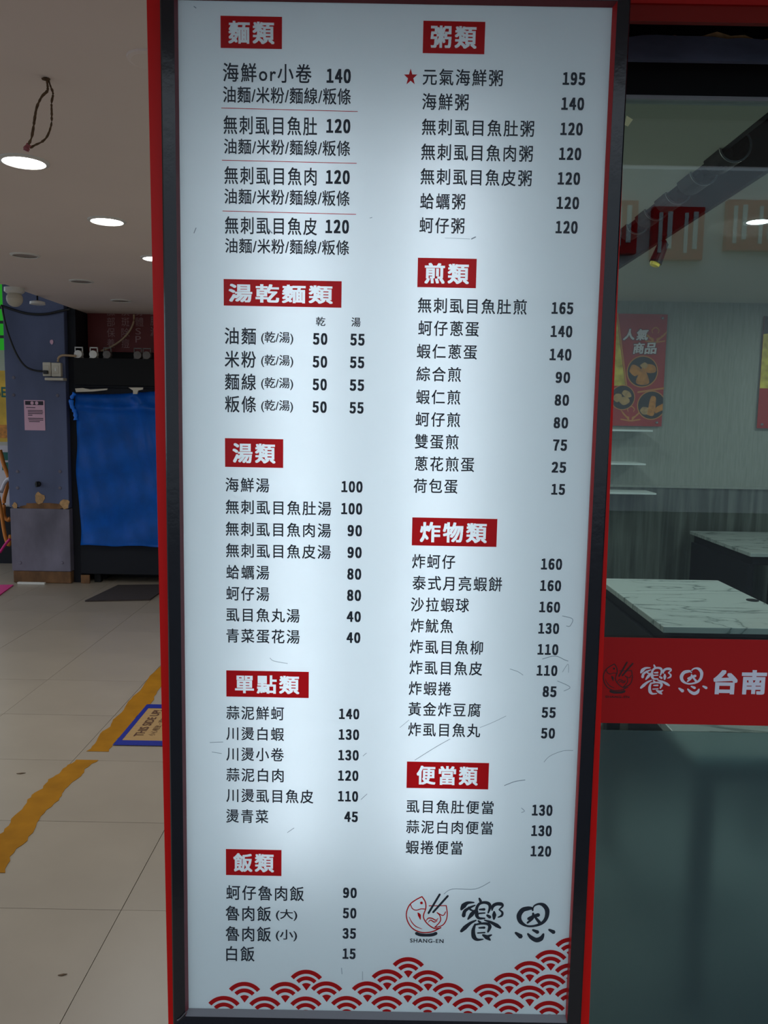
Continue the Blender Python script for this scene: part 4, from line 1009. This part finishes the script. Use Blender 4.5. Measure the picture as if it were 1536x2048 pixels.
# ------------------------------------------------------------------ stall at the far left edge
SY = 8.6
def sp_(px, py): return at_y(px, py, SY)
def board(name, px0, px1, py0, py1, m, label, cat, y=SY):
    a, b = at_y(px0, py0, y), at_y(px1, py1, y)
    t = thing(name, label, cat, ((a.x + b.x) / 2, y, b.z)); ps = [box('board', a.x, b.x, y, y + .03, b.z, a.z, m)]
    return t, ps, a, b
t, ps, a, b = board('green_sign', -60, 14, 560, 700, M_green, 'glowing green sign at the left edge behind the column', 'sign')
for k in range(4): ps.append(box('dark_stroke', a.x + .1 + .1 * k, b.x - .02, SY - .006, SY, b.z + .12 + .15 * k, b.z + .15 + .15 * k, M_cable))
adopt(t, *ps)
t, ps, a, b = board('yellow_poster', -60, 24, 740, 884, M_posty, 'yellow food poster at the left edge behind the column', 'poster')
ps.append(text_rect('poster_lettering', '6E', (b.x - .16, SY - .002, a.z - .28), (.12, 0, 0), (0, 0, .11), M_greenink, None, 1, (.02, .02)))
ps.append(box('printed_stripe', a.x, b.x - .03, SY - .004, SY, b.z + .04, b.z + .18, M_fried)); adopt(t, *ps)
t, ps, a, b = board('white_board', -60, 26, 890, 1010, M_whiteboard, 'white board with dark green square symbols below the yellow poster', 'sign')
for k in range(2):
    c_ = sp_(12, 912 + k * 20); ps.append(box('green_symbol', c_.x - .04, c_.x + .045, SY - .005, SY, c_.z - .045, c_.z + .04, M_greenink))
adopt(t, *ps)
t, ps, a, b = board('stall_cabinet', -80, 26, 1012, 1162, M_softblack, 'dark cluttered stall counter at the left edge of the picture', 'counter', SY + .05); adopt(t, *ps)
tag(tube('hose', [at_y(p, q_, 8.5) for p, q_ in ((0, 900), (8, 930), (17, 955), (14, 975), (8, 1000), (8, 1030), (16, 1040), (21, 1036))], .022, M_orange, None, 8), 'orange hose looping down beside the white board', 'hose')
tag(tube('hose', [at_y(p, q_, 8.40) for p, q_ in ((-6, 980), (2, 1020), (10, 1070), (18, 1090), (21, 1070))], .020, M_orange, None, 8), 'second orange hose hanging lower by the stall counter', 'hose')
tag(tube('stick', [at_y(p, q_, 8.30) for p, q_ in ((0, 1105), (10, 1090), (20, 1078))], .014, M_magenta, None, 8), 'pink stick leaning at the stall counter', 'stick')
tag(tube('pale_pipe', [at_y(p, q_, 8.44) for p, q_ in ((2, 985), (10, 965), (18, 958), (24, 962))], .02, M_whiteboard, None, 8), 'pale pipe at the left of the column', 'pipe')
tag(flat('floor_mat', [(-40, 1200), (0, 1191), (27, 1171), (-20, 1171)], M_magenta, .008), 'bright magenta mat at the left edge of the floor', 'mat')
w = at_y(37, 1163, 7.60); w2_ = at_y(92, 1166, 7.60)
tag(box('white_strip', w.x, w2_.x, 7.57, 7.60, 0.0, .022, M_white, None, .004), 'white plastic strip on the floor at the column foot', 'strip')

# ------------------------------------------------------------------ across the street (seen only as reflections)
fac = thing('far_building', 'pale building across the street mirrored faintly in the window', 'building', (0, -13, 0))
ps = [box('facade', -14, 16, -13.5, -13, -.15, 6.6, M_facade)]
adopt(fac, *ps)
for k, (x0, x1, z0_, z1_) in enumerate(((4.35, 4.85, 4.95, 5.95), (5.15, 6.15, 4.85, 5.85), (6.6, 8.6, 5.05, 6.0))):
    t = thing('street_sign', ('left', 'narrow middle', 'right')[k] + ' red street sign mirrored faintly in the window', 'sign', ((x0 + x1) / 2, -13, z0_), 'red signs across the street')
    ps = [box('sign_board', x0, x1, -12.97, -12.8, z0_, z1_, M_streetred)]
    n_ = max(1, int((x1 - x0) / .45))
    for q in range(n_):
        xc = x0 + (q + .5) * (x1 - x0) / n_
        ps.append(box('white_stroke', xc - .14, xc - .07, -12.79, -12.77, z0_ + .12, z1_ - .12, M_facade)); ps.append(box('white_stroke', xc + .03, xc + .12, -12.79, -12.77, z0_ + .2, z1_ - .1, M_facade))
    adopt(t, *ps)
